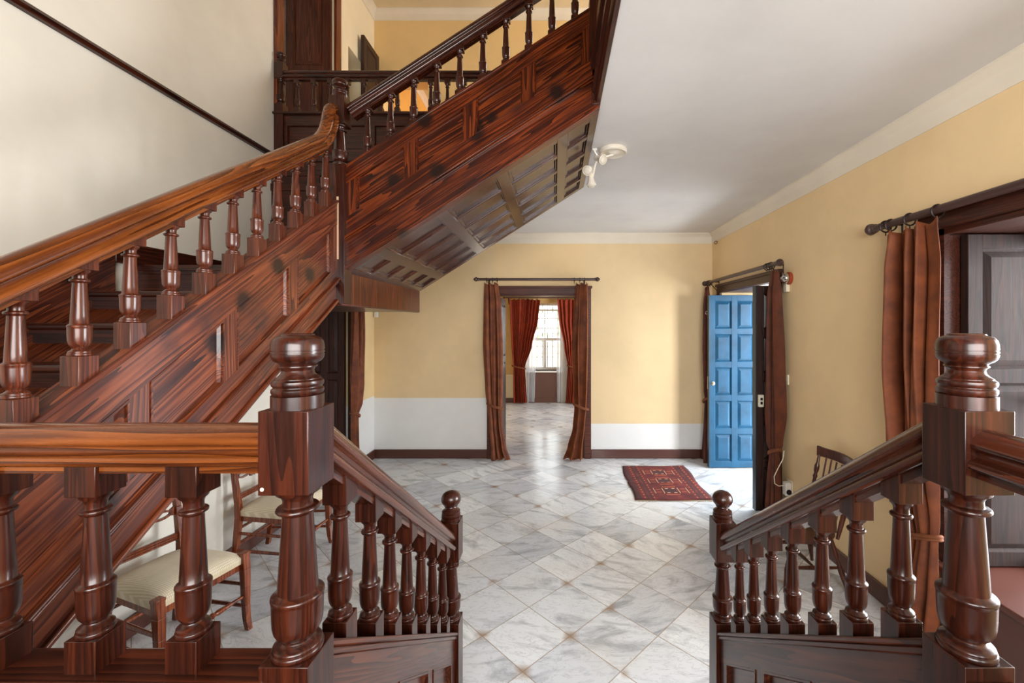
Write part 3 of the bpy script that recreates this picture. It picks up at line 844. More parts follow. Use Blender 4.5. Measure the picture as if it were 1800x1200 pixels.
bal2 = thing('stair_balustrade', (-1.14, 2.26, Z(.3)), 'dark handrail, newel and balusters above the crossing stair flight', 'balustrade')
newel(bal2, -1.14, 2.258, Z(.115), Z(.843), Z(1.054), Z(1.20), Z(1.298), a=.080)
newel(bal2, .212, 2.262, Z(1.395), Z(1.72), Z(1.94), Z(2.10), Z(2.21), a=.072)
YBAL = 2.268
bmz = baluster_mesh(.044, .06, .217, .024, ext=.03, slope=(.65,0))
b2 = obj('baluster', bmz, Wz, bal2, loc=(0,YBAL,0), bevel=.002)
for k in range(10):
    x = -1.0+.1225*k; loc = (x, YBAL, Z(f2top(x)-.031))
    if k == 0: b2.location = loc
    else: like(b2, loc, bal2)
def r2(x): return 1.163+.655*(x+1.115)
handrail(bal2, [(x, YBAL, Z(r2(x))) for x in (-1.112, -.6, -.1, .19)], (0,-1,0), R2, .066, .070)

# gallery rail of the upper floor
gal = thing('gallery_balustrade', (-1.0, 3.54, ZU), 'dark level railing of the upper gallery in front of the tall doorway', 'balustrade')
YG = 3.545
bmz = baluster_mesh(.042, .05, .20, .046, ext=.01)
g0 = obj('baluster', bmz, Wz, gal, loc=(0,YG,0), bevel=.002)
for k in range(17):
    loc = (-2.146+.1385*k, YG, Z(1.752))
    if k == 0: g0.location = loc
    else: like(g0, loc, gal)
newel(gal, -2.283, YG, Z(1.39), Z(1.83), Z(2.04), Z(2.17), Z(2.268), a=.072, kind='ball')
handrail(gal, [(-2.25, YG, Z(2.113)), (.25, YG, Z(2.113))], (0,-1,0), wood('rail_gallery', DK, 'x', rough=.24, coat=.5), .07, .066)
MG = lambda s, t, n: Vector((s, YG+.03-n, Z(t)))
xg = [(-2.22,-1.93),(-1.86,-1.57),(-1.50,-1.21),(-1.14,-.85),(-.78,-.49),(-.42,-.13),(-.06,.20)]
fr = [([(-2.33,1.39),(.25,1.39),(.25,1.46),(-2.33,1.46)],1), ([(-2.33,1.655),(.25,1.655),(.25,1.74),(-2.33,1.74)],1)]
e_ = [-2.33]+[v for p in xg for v in p]+[.25]
for i in range(0, len(e_), 2): fr.append(([(e_[i],1.455),(e_[i+1],1.455),(e_[i+1],1.66),(e_[i],1.66)],1))
panelled(gal, 'panelling', MG, [(-2.33,1.385),(.25,1.385),(.25,1.745),(-2.33,1.745)], [[(a,1.46),(b,1.46),(b,1.655),(a,1.655)] for a, b in xg], [Wx, Wx], 0, .05, .014, .010, fr)
bm = bmesh.new(); box(bm, -2.33, .25, YG-.045, YG+.04, Z(1.74), Z(1.76)); box(bm, -2.33, .25, YG-.04, YG+.02, Z(1.375), Z(1.395)); obj('base_rail', bm, Wx, gal, bevel=.005)

# fascia of the upper floor edge
bm = bmesh.new()
FP = [(.235,1.168),(.215,1.168),(.205,1.185),(.205,1.215),(.190,1.225),(.190,1.25),(.205,1.262),(.205,1.33),(.185,1.345),(.180,1.37),(.195,1.385),(.195,1.42),(.235,1.42)]
prism(bm, [(x, YF, Z(h)) for x, h in FP], (0, 2.235-YF, 0))
box(bm, .19, .235, 2.235, 3.53, Z(1.16), Z(1.40))
struct(obj('trim_11', bm, Wy, bevel=.002), 'dark moulded edge of the upper floor')

# ================================================================== ENTRANCE STEPS and their balustrades
XLn, XRn = -.423, .673
ms = .684
def f3(d): return -.687 - .706*(d-.933)
def r3(d): return -.151 - .70*(d-.742)
steps = thing('entrance_steps', (.125, 1.1, 0), 'short wooden steps going down from the landing to the marble floor', 'steps')
for k in range(3):
    z = .48-.16*k; y = .74+.24*k
    bm = bmesh.new(); box(bm, XLn+.03, XRn-.03, y, y+.265, z-.03, z); box(bm, XLn+.03, XRn-.03, y+.22, y+.24, max(z-.16,.002), z-.03); obj('tread', bm, Wx, steps, bevel=.008)
def step_balustrade(x, sgn, label, ylist, fl):
    t = thing('stair_balustrade', (x, 1.72, 0), label, 'balustrade')
    n = newel(t, x, .70, .64, Z(-.530), Z(-.264), Z(-.133), Z(-.013), a=.078, seg=56, fl=fl)
    newel(t, x, 1.723, .002, Z(-1.18), Z(-.936), Z(-.782), Z(-.667), a=.078, kind='ball')
    bmz = baluster_mesh(.046, .05, .224, .066, ext=.03, slope=(0,-.70))
    b = obj('baluster', bmz, Wz, t, loc=(x,0,0), bevel=.002)
    for i, d in enumerate(ylist):
        loc = (x, d, Z(f3(d)+.002))
        if i == 0: b.location = loc
        else: like(b, loc, t)
    handrail(t, [(x, d, Z(r3(d))) for d in (.725, 1.1, 1.69)], (1,0,0), R3, .066, .070)
    M3 = lambda s, q, nn: Vector((x - sgn*(.025-nn), s, Z(q)))   # n grows towards the steps
    def s3(da, db, a, b): return [(da, f3(da)-a), (db, f3(db)-a), (db, max(f3(db)-b, -1.69)), (da, f3(da)-b)]
    da, db = .735, 1.688
    fr = [(s3(da, db, 0, .11), 0), (s3(da, db, .33, .42), 0)]
    es = [(.735,.80),(1.03,1.085),(1.33,1.385),(1.62,1.688)]
    for a, c in es: fr.append((s3(a, c, .10, .34), 1))
    pans = [[(a2, f3(a2)-.33), (b1, f3(b1)-.33), (b1, f3(b1)-.11), (a2, f3(a2)-.11)] for (a1, a2), (b1, b2) in zip(es, es[1:])]
    panelled(t, 'side_panel', M3, s3(da, db, 0, .42), pans, [W3, W3z], .0, .05, .014, .012, fr)
    bm = bmesh.new(); prism(bm, [M3(*p, -.012) for p in s3(da, db, -.008, .006)], M3(0,0,.062)-M3(0,0,-.012))
    prism(bm, [M3(*p, .0) for p in s3(da, db, .006, .022)], M3(0,0,.058)-M3(0,0,.0))
    obj('capping', bm, W3, t, bevel=.003)
    return t
lb = step_balustrade(XLn, 1, 'sloping balustrade between two newels beside the upholstered chairs', [750*.423/(977-p) for p in (598,650,685,715,740,760,777.5)], 'orange-brown worn mushroom cap')
rb = step_balustrade(XRn, -1, 'sloping balustrade between two newels in front of the spindle-back chair', [750*.673/(p-977) for p in (1584,1505,1445,1393,1356,1325,1300)], None)
bm = bmesh.new(); lathe(bm, [(0,.0030),(.0008,.0030),(.0012,.002)], (XLn-.032,.661,Z(-.254)), 12, Matrix.Rotation(PI/2,3,'X')); obj('filler_spot', bm, CREAM, lb, 'small white filler spot on the newel')

# level guard rails of the landing
def guard_x(label):
    t = thing('landing_balustrade', (-.8, .7, .64), label, 'balustrade')
    y = .700
    bmz = baluster_mesh(.050, .050, .228, .0535, ext=.01)
    b = obj('baluster', bmz, Wz, t, bevel=.002)
    for i, x in enumerate((-.594, -.754, -.912, -1.07)):
        loc = (x, y, Z(-.551))
        if i == 0: b.location = loc
        else: like(b, loc, t)
    handrail(t, [(-1.16, y, Z(-.160)), (XLn-.03, y, Z(-.160))], (0,-1,0), Rx, .072, .062)
    bm = bmesh.new(); box(bm, -1.16, XLn-.03, .655, .735, Z(-.585), Z(-.552)); obj('base_rail', bm, Wx, t, bevel=.006)
    bm = bmesh.new(); box(bm, -1.16, XLn-.03, .635, .72, .64, Z(-.585)); box(bm, -1.16, XLn-.03, .665, .73, .64, .76); obj('panelling', bm, Wx, t, bevel=.004)
    return t
guard_x('level guard rail with orange handrail and stout balusters on the landing')
t = thing('landing_balustrade', (XRn, .3, .64), 'short glossy handrail running from the newel beside the window shutter', 'balustrade')
bmz = baluster_mesh(.050, .050, .228, .0535, ext=.01); b = obj('baluster', bmz, Wz, t, bevel=.002)
for i, y in enumerate((.50, .34, .18)):
    if i == 0: b.location = (XRn, y, Z(-.551))
    else: like(b, (XRn, y, Z(-.551)), t)
handrail(t, [(XRn, .02, Z(-.162)), (XRn, .668, Z(-.162))], (1,0,0), Ry, .068, .062)
bm = bmesh.new(); box(bm, XRn-.04, XRn+.04, .02, .665, Z(-.585), Z(-.552)); obj('base_rail', bm, Wy, t, bevel=.006)
bm = bmesh.new(); box(bm, XRn-.022, XRn+.022, .02, .665, .64, Z(-.585)); obj('panelling', bm, Wy, t)

# ================================================================== CURTAINS
def interp(rows, t):
    for a, b in zip(rows, rows[1:]):
        if t <= b[0]:
            k = (t-a[0])/(b[0]-a[0]); k = k*k*(3-2*k)*.6 + k*.4
            return [a[i]+(b[i]-a[i])*k for i in range(1, len(a))]
    return list(rows[-1][1:])
def curtain(name, o, dv, ov_, ztop, zbot, rows, nf, mat, label, group=None, seed=0, tie=None, nu=150, nv=70, sag=.0, solid=.004, top_scallop=.03):
    """Cloth hanging from o along dv; rows = (t, centre, width, fold depth); ov_ points into the room."""
    rnd = random.Random(seed); ph = [rnd.uniform(0, 6.28) for _ in range(6)]
    o = Vector((o[0], o[1], 0)); dv = Vector(dv); ov_ = Vector(ov_)
    bm = bmesh.new(); g = []
    for j in range(nv+1):
        t = j/nv; c, w, amp = interp(rows, t); row = []
        for i in range(nu+1):
            u = i/nu
            warp = u + .05*math.sin(5*u+ph[2]+1.5*t) + .03*math.sin(11*u+ph[3]-2*t)
            f = math.sin(2*PI*nf*warp+ph[0]+.8*math.sin(2.5*t+ph[4])) + .38*math.sin(2*PI*nf*1.9*warp+ph[1]+1.7*t) + .3*math.sin(2*PI*nf*.45*u+ph[5])
            lat = .16*w/nf*math.sin(2*PI*nf*warp*1.0+ph[1]+1.2)
            z = ztop+(zbot-ztop)*t
            if top_scallop: z -= top_scallop*max(0, 1-t/.10)*(abs(math.sin(PI*max(2,nf)*.5*u))**.8*-1+1)*-1*-1 if False else top_scallop*max(0, 1-t/.10)*abs(math.sin(PI*nf*u))
            if tie is not None and sag:
                k = max(0, 1-abs(t-tie)/.16)
                z -= sag*k*(1-u if sag > 0 else u)*0
            row.append(bm.verts.new(o + dv*(c+(u-.5)*w+lat) + ov_*(amp*f) + Vector((0,0,z))))
        g.append(row)
    for j in range(nv):
        for i in range(nu):
            bm.faces.new((g[j][i], g[j][i+1], g[j+1][i+1], g[j+1][i]))
    c = obj(name, bm, mat, None, ang=80, solid=solid)
    tag(c, label, 'curtain', group)
    if tie is not None:
        cc, w, amp = interp(rows, tie)
        bm = bmesh.new(); zt = ztop+(zbot-ztop)*tie
        for dz in (0, .014):
            pts = [o + dv*(cc+(w*.56+.008)*math.cos(a)) + ov_*((amp*1.5+.014)*math.sin(a)) + Vector((0,0,zt+dz+.035*math.cos(a)*(1 if c.get('flip') else -1))) for a in [2*PI*k/36 for k in range(36)]]
            tube(bm, pts, .009, 8, True)
        tb = obj('tieback', bm, CORD, None); tb.parent = c
        tb['label'] = 'twisted cord tieback'
    return c

def rod(name, p0, p1, r, label, rings, brackets, wall, group=None):
    p0, p1 = Vector(p0), Vector(p1); d = (p1-p0).normalized()
    t = thing(name, p0, label, 'curtain rod', group)
    bm = bmesh.new(); tube(bm, [p0, p1], r, 16); obj('pole', bm, ROD, t)
    q = d.to_track_quat('Z', 'Y').to_matrix()
    for e, s in ((p0, -1), (p1, 1)):
        bm = bmesh.new(); Mx = (q if s > 0 else q @ Matrix.Rotation(PI, 3, 'X'))
        lathe(bm, [(0,r),(r*.3,r*1.25),(r*.6,r*1.25),(r*.9,r*.9),(r*1.4,r*1.5),(r*2.3,r*1.7),(r*3.2,r*1.2),(r*3.9,r*.5),(r*4.1,r*.15)], e, 16, Mx); obj('finial', bm, ROD, t)
    for k in rings:
        bm = bmesh.new(); c = p0+d*k
        ring_loop(bm, c-Vector((0,0,r*.4)), d, r*1.55, r*.22); tube(bm, [c-Vector((0,0,r*1.9)), c-Vector((0,0,r*1.9+.022))], .003, 6); obj('ring', bm, IRON, t)
    for k in brackets:
        bm = bmesh.new(); c = p0+d*k; w = Vector(wall)
        n = (w-c).dot(Vector(wall).normalized()) if False else None
        a = c.copy(); bpt = c.copy()
        if abs(d.x) > .5: bpt.y = wall[1]
        else: bpt.x = wall[0]
        tube(bm, [a, bpt], .007, 8); tube(bm, [bpt+Vector((0,0,.02)), bpt-Vector((0,0,.14)), a-Vector((0,0,r))], .006, 8); obj('bracket', bm, IRON, t)
    return t

GC = 'rust velvet door curtains'
# middle doorway: s=139.4 px/m at y=5.38
k_ = 5.38/750
cx = lambda p: (p-977)*k_
rod('curtain_rod', (cx(842), 5.375, Z(.583)), (cx(1045), 5.375, Z(.583)), .017, 'dark curtain pole over the middle doorway in the back wall', [.10,.17,.23,1.20,1.27,1.33], [.12, 1.33], (0,YB,0))
curtain('curtain', (0,5.37), (1,0,0), (0,-1,0), Z(.545), .012,
        [(0, cx(864), .15, .024), (.12, cx(866), .19, .038), (.35, cx(867), .215, .044), (.60, cx(869), .19, .038), (.70, cx(870), .165, .026), (.80, cx(872), .145, .030), (.93, cx(877), .165, .040), (1, cx(881), .21, .046)], 2.3, VEL,
        'rust velvet curtain of the middle doorway hanging beside the dark folded door leaf', None, 3, .70)
curtain('curtain', (0,5.37), (1,0,0), (0,-1,0), Z(.545), .012,
        [(0, cx(1024), .14, .020), (.12, cx(1023), .17, .028), (.35, cx(1021), .20, .032), (.60, cx(1021), .175, .038), (.71, cx(1021), .15, .026), (.82, cx(1018), .15, .026), (.93, cx(1012), .19, .032), (1, cx(1008), .24, .046)], 2.2, VEL,
        'rust velvet curtain tied back on the rug side of the middle doorway', None, 11, .705)
# entrance doorway (right wall)
rod('curtain_rod', (1.90, 5.40, Z(.535)), (1.90, 3.66, Z(.535)), .019, 'dark curtain pole over the open blue entrance door', [.06,.10,.14,1.56,1.60,1.64], [.16, 1.64], (XR,0,0))
curtain('curtain', (1.885,0), (0,1,0), (-1,0,0), Z(.49), .012,
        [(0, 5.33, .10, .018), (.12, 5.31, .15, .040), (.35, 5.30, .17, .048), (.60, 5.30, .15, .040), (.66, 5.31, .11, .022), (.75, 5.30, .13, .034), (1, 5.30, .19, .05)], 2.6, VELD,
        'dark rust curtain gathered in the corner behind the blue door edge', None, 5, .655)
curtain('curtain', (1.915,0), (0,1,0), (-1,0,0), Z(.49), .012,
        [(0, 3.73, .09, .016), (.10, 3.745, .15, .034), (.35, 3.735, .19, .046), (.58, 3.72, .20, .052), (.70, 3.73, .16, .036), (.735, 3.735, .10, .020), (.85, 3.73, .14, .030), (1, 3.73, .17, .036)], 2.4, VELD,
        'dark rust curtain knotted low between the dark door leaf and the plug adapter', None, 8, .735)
# window curtain (right, nearest)
rod('curtain_rod', (1.925, 2.56, Z(.585)), (1.925, .95, Z(.585)), .021, 'thick dark curtain pole above the shuttered window', [.07,.11,.24,.41], [.09], (XR,0,0))
curtain('curtain', (1.915,0), (0,1,0), (-1,0,0), Z(.545), .06,
        [(0, 2.300, .32, .026), (.10, 2.295, .36, .040), (.35, 2.30, .34, .048), (.60, 2.28, .29, .044), (.70, 2.24, .21, .024), (.755, 2.225, .16, .018), (.85, 2.24, .19, .026), (1, 2.27, .24, .044)], 3.3, VEL,
        'tall rust velvet curtain tied back beside the panelled window shutter', None, 21, .755)
# doorway under the stairs
rod('curtain_rod', (XL+.10, 3.70, Z(.53)), (XL+.10, 5.02, Z(.53)), .017, 'dark curtain pole hidden above the doorway under the stairs', [1.18,1.24], [.1,1.2], (XL,0,0))
curtain('curtain', (XL+.11,0), (0,1,0), (1,0,0), Z(.49), .012,
        [(0, 4.80, .22, .022), (.3, 4.80, .27, .034), (.52, 4.78, .27, .04), (.62, 4.76, .22, .032), (.68, 4.72, .13, .016), (.8, 4.72, .12, .018), (1, 4.73, .14, .022)], 3.2, VEL,
        'rust velvet curtain tied back in the doorway under the stairs', None, 14, .68)
# far room window
kf = 9.36/750; fx = lambda p: (p-977)*kf
rod('curtain_rod', (fx(889), 9.30, Z(.607)), (fx(1024), 9.30, Z(.607)), .014, 'thin dark curtain pole above the far barred window', [.12,.3,.5,.7,1.15,1.35,1.5], [.06,1.6], (0,9.44,0))
curtain('curtain', (0,9.29), (1,0,0), (0,-1,0), Z(.585), .015,
        [(0, fx(922), .66, .028), (.2, fx(921), .60, .034), (.45, fx(917), .44, .036), (.66, fx(912.5), .25, .026), (.8, fx(913), .27, .03), (1, fx(914.5), .29, .034)], 6.5, REDC,
        'red-brown curtain tied back at the far window, next to the strip of yellow wall', None, 31, .66)
curtain('curtain', (0,9.29), (1,0,0), (0,-1,0), Z(.585), .015,
        [(0, fx(1004), .60, .028), (.2, fx(1005), .54, .034), (.45, fx(1008), .40, .036), (.66, fx(1008), .24, .026), (.8, fx(1007), .26, .03), (1, fx(1006), .29, .034)], 6.0, REDC,
        'red-brown curtain at the far window partly behind the doorway curtain', None, 37, .66)
curtain('sheer_curtain', (0,9.39), (1,0,0), (0,-1,0), Z(.58), .02,
        [(0, fx(930), .30, .012), (.4, fx(930), .32, .016), (1, fx(929.5), .26, .018)], 7, SHEER, 'white net curtain at the far window beside the tasselled red curtain', None, 41, None, 120, 40, 0, 0)
curtain('sheer_curtain', (0,9.39), (1,0,0), (0,-1,0), Z(.58), .02,
        [(0, fx(990), .30, .012), (.4, fx(990), .30, .016), (1, fx(989), .26, .018)], 7, SHEER, 'white net curtain at the far window beside the half-hidden red curtain', None, 43, None, 120, 40, 0, 0)

# ------------------------------------------------------------------ far window
w = bpy.data.objects.new('window_2', None); C.objects.link(w); w.location = (-.25, 9.7, .7); w['kind'] = 'structure'; w['label'] = 'white sash window with iron bars outside'
def wpart(name, bm, mat, **k):
    o = obj(name, bm, mat, w, **k); o['kind'] = 'structure'; return o
y0, y1 = 9.66, 9.71
bm = bmesh.new()
box(bm, -.66,-.60,y0,y1,.70,2.20); box(bm, .10,.16,y0,y1,.70,2.20); box(bm, -.66,.16,y0,y1,2.15,2.20); box(bm, -.66,.16,y0,y1,.70,.76)
box(bm, -.66,.16,y0,y1,2.03,2.07); box(bm, -.66,.16,y0-.01,y1,1.36,1.42); box(bm, -.285,-.215,y0-.012,y1,.76,1.38)
for z in (1.86, 1.64): box(bm, -.60,.10,y0+.015,y1-.01,z-.009,z+.009)
box(bm, -.259,-.241,y0+.015,y1-.01,1.42,2.03); box(bm, -.60,.10,y0+.015,y1-.01,1.06,1.075)
wpart('window_frame', bm, WHITEP, bevel=.004)
bm = bmesh.new(); box(bm, -.62,.12,y0+.024,y0+.028,.74,2.16); wpart('pane', bm, GLASS)
bm = bmesh.new(); box(bm, -.70,.20,9.40,9.70,.665,.70); wpart('window_sill', bm, WHITEP, bevel=.005)
bm = bmesh.new(); box(bm, -.60,.10,9.425,9.445,0,.665); box(bm, -.60,.10,9.415,9.44,0,.10); wpart('apron', bm, DADO)
gr = thing('window_grille', (-.25, 9.80, .72), 'black iron grille of upright bars outside the far window', 'window grille')
for x in (-.55,-.43,-.31,-.19,-.07,.05):
    bm = bmesh.new(); tube(bm, [(x,9.79,.70),(x,9.79,2.20)], .007, 8); obj('bar', bm, IRON, gr)
for z in (.98, 1.22, 1.52, 1.74, 1.94):
    bm = bmesh.new(); box(bm, -.66,.16,9.783,9.797,z-.005,z+.005); obj('crossbar', bm, IRON, gr)
# garden outside the far window
LEAF = plain('sunlit_leaves', (190,200,160), .7); GROUND = plain('pale_ground', (236,230,214), .9)
bm = bmesh.new(); box(bm, -6, 6, 9.86, 20, -.1, 0); struct(obj('ground_outside', bm, GROUND))
bm = bmesh.new(); box(bm, -6, 6, 14.0, 14.3, 0, 1.15); struct(obj('wall_outside', bm, plain('pale_garden_wall', (240,234,220), .8)), 'pale garden wall outside')
rnd = random.Random(4)
bm = bmesh.new()
for _ in range(600):
    c = Vector((rnd.gauss(-.6,1.6), 15.5+rnd.uniform(-1,1), abs(rnd.gauss(1.7,.9))))
    a = Vector((rnd.gauss(0,1),rnd.gauss(0,1),rnd.gauss(0,1))).normalized()*.13; b = a.orthogonal().normalized()*.07
    vs = [bm.verts.new(c+p) for p in (-a, b, a, -b)]; bm.faces.new(vs)
o = obj('foliage', bm, LEAF); o['kind'] = 'stuff'; o['label'] = 'sunlit green foliage beyond the garden wall'; o['category'] = 'foliage'

# ------------------------------------------------------------------ window on the right (daylight comes through it)
w = bpy.data.objects.new('window_3', None); C.objects.link(w); w.location = (2.45, 1.5, .474); w['kind'] = 'structure'
bm = bmesh.new()
for a, b in ((.775,.83),(1.46,1.53),(2.15,2.205)): box(bm, 2.44,2.49,a,b,.474,Z(.47))
for a, b in ((.474,.54),(1.3,1.35),(2.10,2.17)): box(bm, 2.44,2.49,.775,2.205,a,b)
wpart('window_frame', bm, WHITEP)
bm = bmesh.new(); box(bm, 2.462,2.466,.78,2.20,.48,2.16); wpart('pane', bm, GLASS)

# ================================================================== CHAIRS
def upholstered_chair(loc, rz, label):
    """Local: faces +x, back at x=-.2; origin on the floor under the seat centre."""
    t = thing('dining_chair', loc, label, 'chair', 'carved-back chairs along the wall', rz, local=True)
    fw, bw, dp = .21, .17, .20
    # seat: rounded cushion, wider in front
    bm = bmesh.new(); n, m = 18, 18; top = []; bot = []
    for i in range(n+1):
        a = -1+2*i/n; r1_, r2_ = [], []
        for j in range(m+1):
            b = -1+2*j/m
            x = a*(dp+.015); half = bw+.01+(fw-bw+.005)*(a+1)/2
            y = b*half
            e = max(abs(a), abs(b)); dome = (1-abs(a)**3.2)*(1-abs(b)**3.2)
            r1_.append(bm.verts.new((x*(1-.02*e**4), y*(1-.02*e**4), .405+.055*dome**.55)))
            r2_.append(bm.verts.new((x*.97, y*.97, .372)))
        top.append(r1_); bot.append(r2_)
    for i in range(n):
        for j in range(m):
            bm.faces.new((top[i][j],top[i+1][j],top[i+1][j+1],top[i][j+1])); bm.faces.new((bot[i][j],bot[i][j+1],bot[i+1][j+1],bot[i+1][j]))
    for i in range(n):
        bm.faces.new((top[i][0],bot[i][0],bot[i+1][0],top[i+1][0])); bm.faces.new((top[i][m],top[i+1][m],bot[i+1][m],bot[i][m]))
    for j in range(m):
        bm.faces.new((top[0][j],top[0][j+1],bot[0][j+1],bot[0][j])); bm.faces.new((top[n][j],bot[n][j],bot[n][j+1],top[n][j+1]))
    obj('seat', bm, UPH, t, 'cream dotted upholstered seat', ang=60)
    bm = bmesh.new(); loft(bm, [(-dp,-bw,.335),(dp,-fw,.335),(dp,fw,.335),(-dp,bw,.335)], [(-dp,-bw,.385),(dp,-fw,.385),(dp,fw,.385),(-dp,bw,.385)]); obj('seat_frame', bm, Wchair, t)
    for s in (-1, 1):
        bm = bmesh.new()                                         # sabre front leg, square section
        P = [(dp+.005,.42),(dp+.012,.34),(dp+.016,.24),(dp+.018,.14),(dp+.026,.06),(dp+.040,.004)]
        R = [.020,.020,.018,.016,.015,.014]
        for (a, b), ra, rb_ in zip(zip(P, P[1:]), R, R[1:]):
            loft(bm, [(a[0]-ra,s*fw-ra,a[1]),(a[0]+ra,s*fw-ra,a[1]),(a[0]+ra,s*fw+ra,a[1]),(a[0]-ra,s*fw+ra,a[1])],
                     [(b[0]-rb_,s*fw-rb_,b[1]),(b[0]+rb_,s*fw-rb_,b[1]),(b[0]+rb_,s*fw+rb_,b[1]),(b[0]-rb_,s*fw+rb_,b[1])])
        box(bm, dp-.017, dp+.027, s*fw-.022, s*fw+.022, .412, .428)
        obj('front_leg', bm, Wchair, t, bevel=.003)
        bm = bmesh.new()                                         # back leg runs up into the back post
        P = [(-dp-.045,.004),(-dp-.02,.16),(-dp,.36),(-dp-.005,.46),(-dp-.035,.66),(-dp-.075,.86)]
        R = [.014,.017,.019,.018,.015,.012]
        for (a, b), ra, rb_ in zip(zip(P, P[1:]), R, R[1:]):
            loft(bm, [(a[0]-ra,s*bw-ra,a[1]),(a[0]+ra,s*bw-ra,a[1]),(a[0]+ra,s*bw+ra,a[1]),(a[0]-ra,s*bw+ra,a[1])],
                     [(b[0]-rb_,s*bw-rb_,b[1]),(b[0]+rb_,s*bw-rb_,b[1]),(b[0]+rb_,s*bw+rb_,b[1]),(b[0]-rb_,s*bw+rb_,b[1])])
        obj('back_leg', bm, Wchair, t, bevel=.003)
        for z in (.13, .25):
            bm = bmesh.new(); tube(bm, [(-dp-.02,s*(bw+.0),z),(-.05,s*(bw+.018),z),(dp+.01,s*fw,z)], [.009,.012,.009], 10); obj('stretcher', bm, Wchair, t)
    bm = bmesh.new(); prof = [(0,.008),(.25,.011),(.36,.015),(.40,.010),(.43,.016),(.46,.010),(.5,.018),(.54,.010),(.57,.016),(.60,.010),(.64,.015),(.75,.011),(1,.008)]
    tube(bm, [(dp+.016,-fw+z*2*fw,.19) for z, r in prof], [r for z, r in prof], 12); obj('stretcher', bm, Wchair, t, 'turned front stretcher')
    for z in (.16, .27):
        bm = bmesh.new(); tube(bm, [(-dp-.018,-bw,z),(-dp-.018,0,z),(-dp-.018,bw,z)], [.009,.011,.009], 10); obj('stretcher', bm, Wchair, t)
    def brail(z0, z1, x, th, name, lab=None, grooves=0):
        bm = bmesh.new(); box(bm, x-th, x+th, -bw, bw, z0, z1)
        for g in range(grooves): z = z0+(z1-z0)*(g+.5)/grooves; tube(bm, [(x+th,-bw+.01,z),(x+th,bw-.01,z)], (z1-z0)/grooves*.42, 8)
        obj(name, bm, Wchair, t, lab, bevel=.003)
    brail(.475, .515, -dp-.016, .009, 'back_rail', None, 3)
    brail(.80, .86, -dp-.068, .011, 'top_rail', None, 1)
    bm = bmesh.new()                                             # carved ribbon rail: rosette with pierced leaf each side
    xc = -dp-.036
    def plate(poly): prism(bm, [(xc-.007, a, b) for a, b in poly], (.014,0,0))
    def ringp(cy, cz, ry, rz_, w, n=20):
        for k in range(n):
            a, b = 2*PI*k/n, 2*PI*(k+1)/n
            plate([(cy+ry*math.cos(a), cz+rz_*math.sin(a)), (cy+ry*math.cos(b), cz+rz_*math.sin(b)), (cy+(ry-w)*math.cos(b), cz+(rz_-w)*math.sin(b)), (cy+(ry-w)*math.cos(a), cz+(rz_-w)*math.sin(a))])
    ringp(0, .635, .030, .030, .016)
    for k in range(6): ringp(.03*math.cos(k*PI/3), .635+.03*math.sin(k*PI/3), .013, .013, .011, 10)
    for s in (-1, 1):
        ringp(s*.085, .635, .058, .026, .012); plate([(s*.130,.620),(s*bw,.610),(s*bw,.675),(s*.130,.650)][::s])
    obj('carved_rail', bm, Wchair, t, 'pierced carved rail')
    return t
upholstered_chair((-2.00, 2.24, .001), -.25, 'cream-seated carved chair under the lowest part of the stairs')
upholstered_chair((-2.005, 3.14, .001), -.05, 'cream-seated carved chair against the wall, partly behind the landing newel')

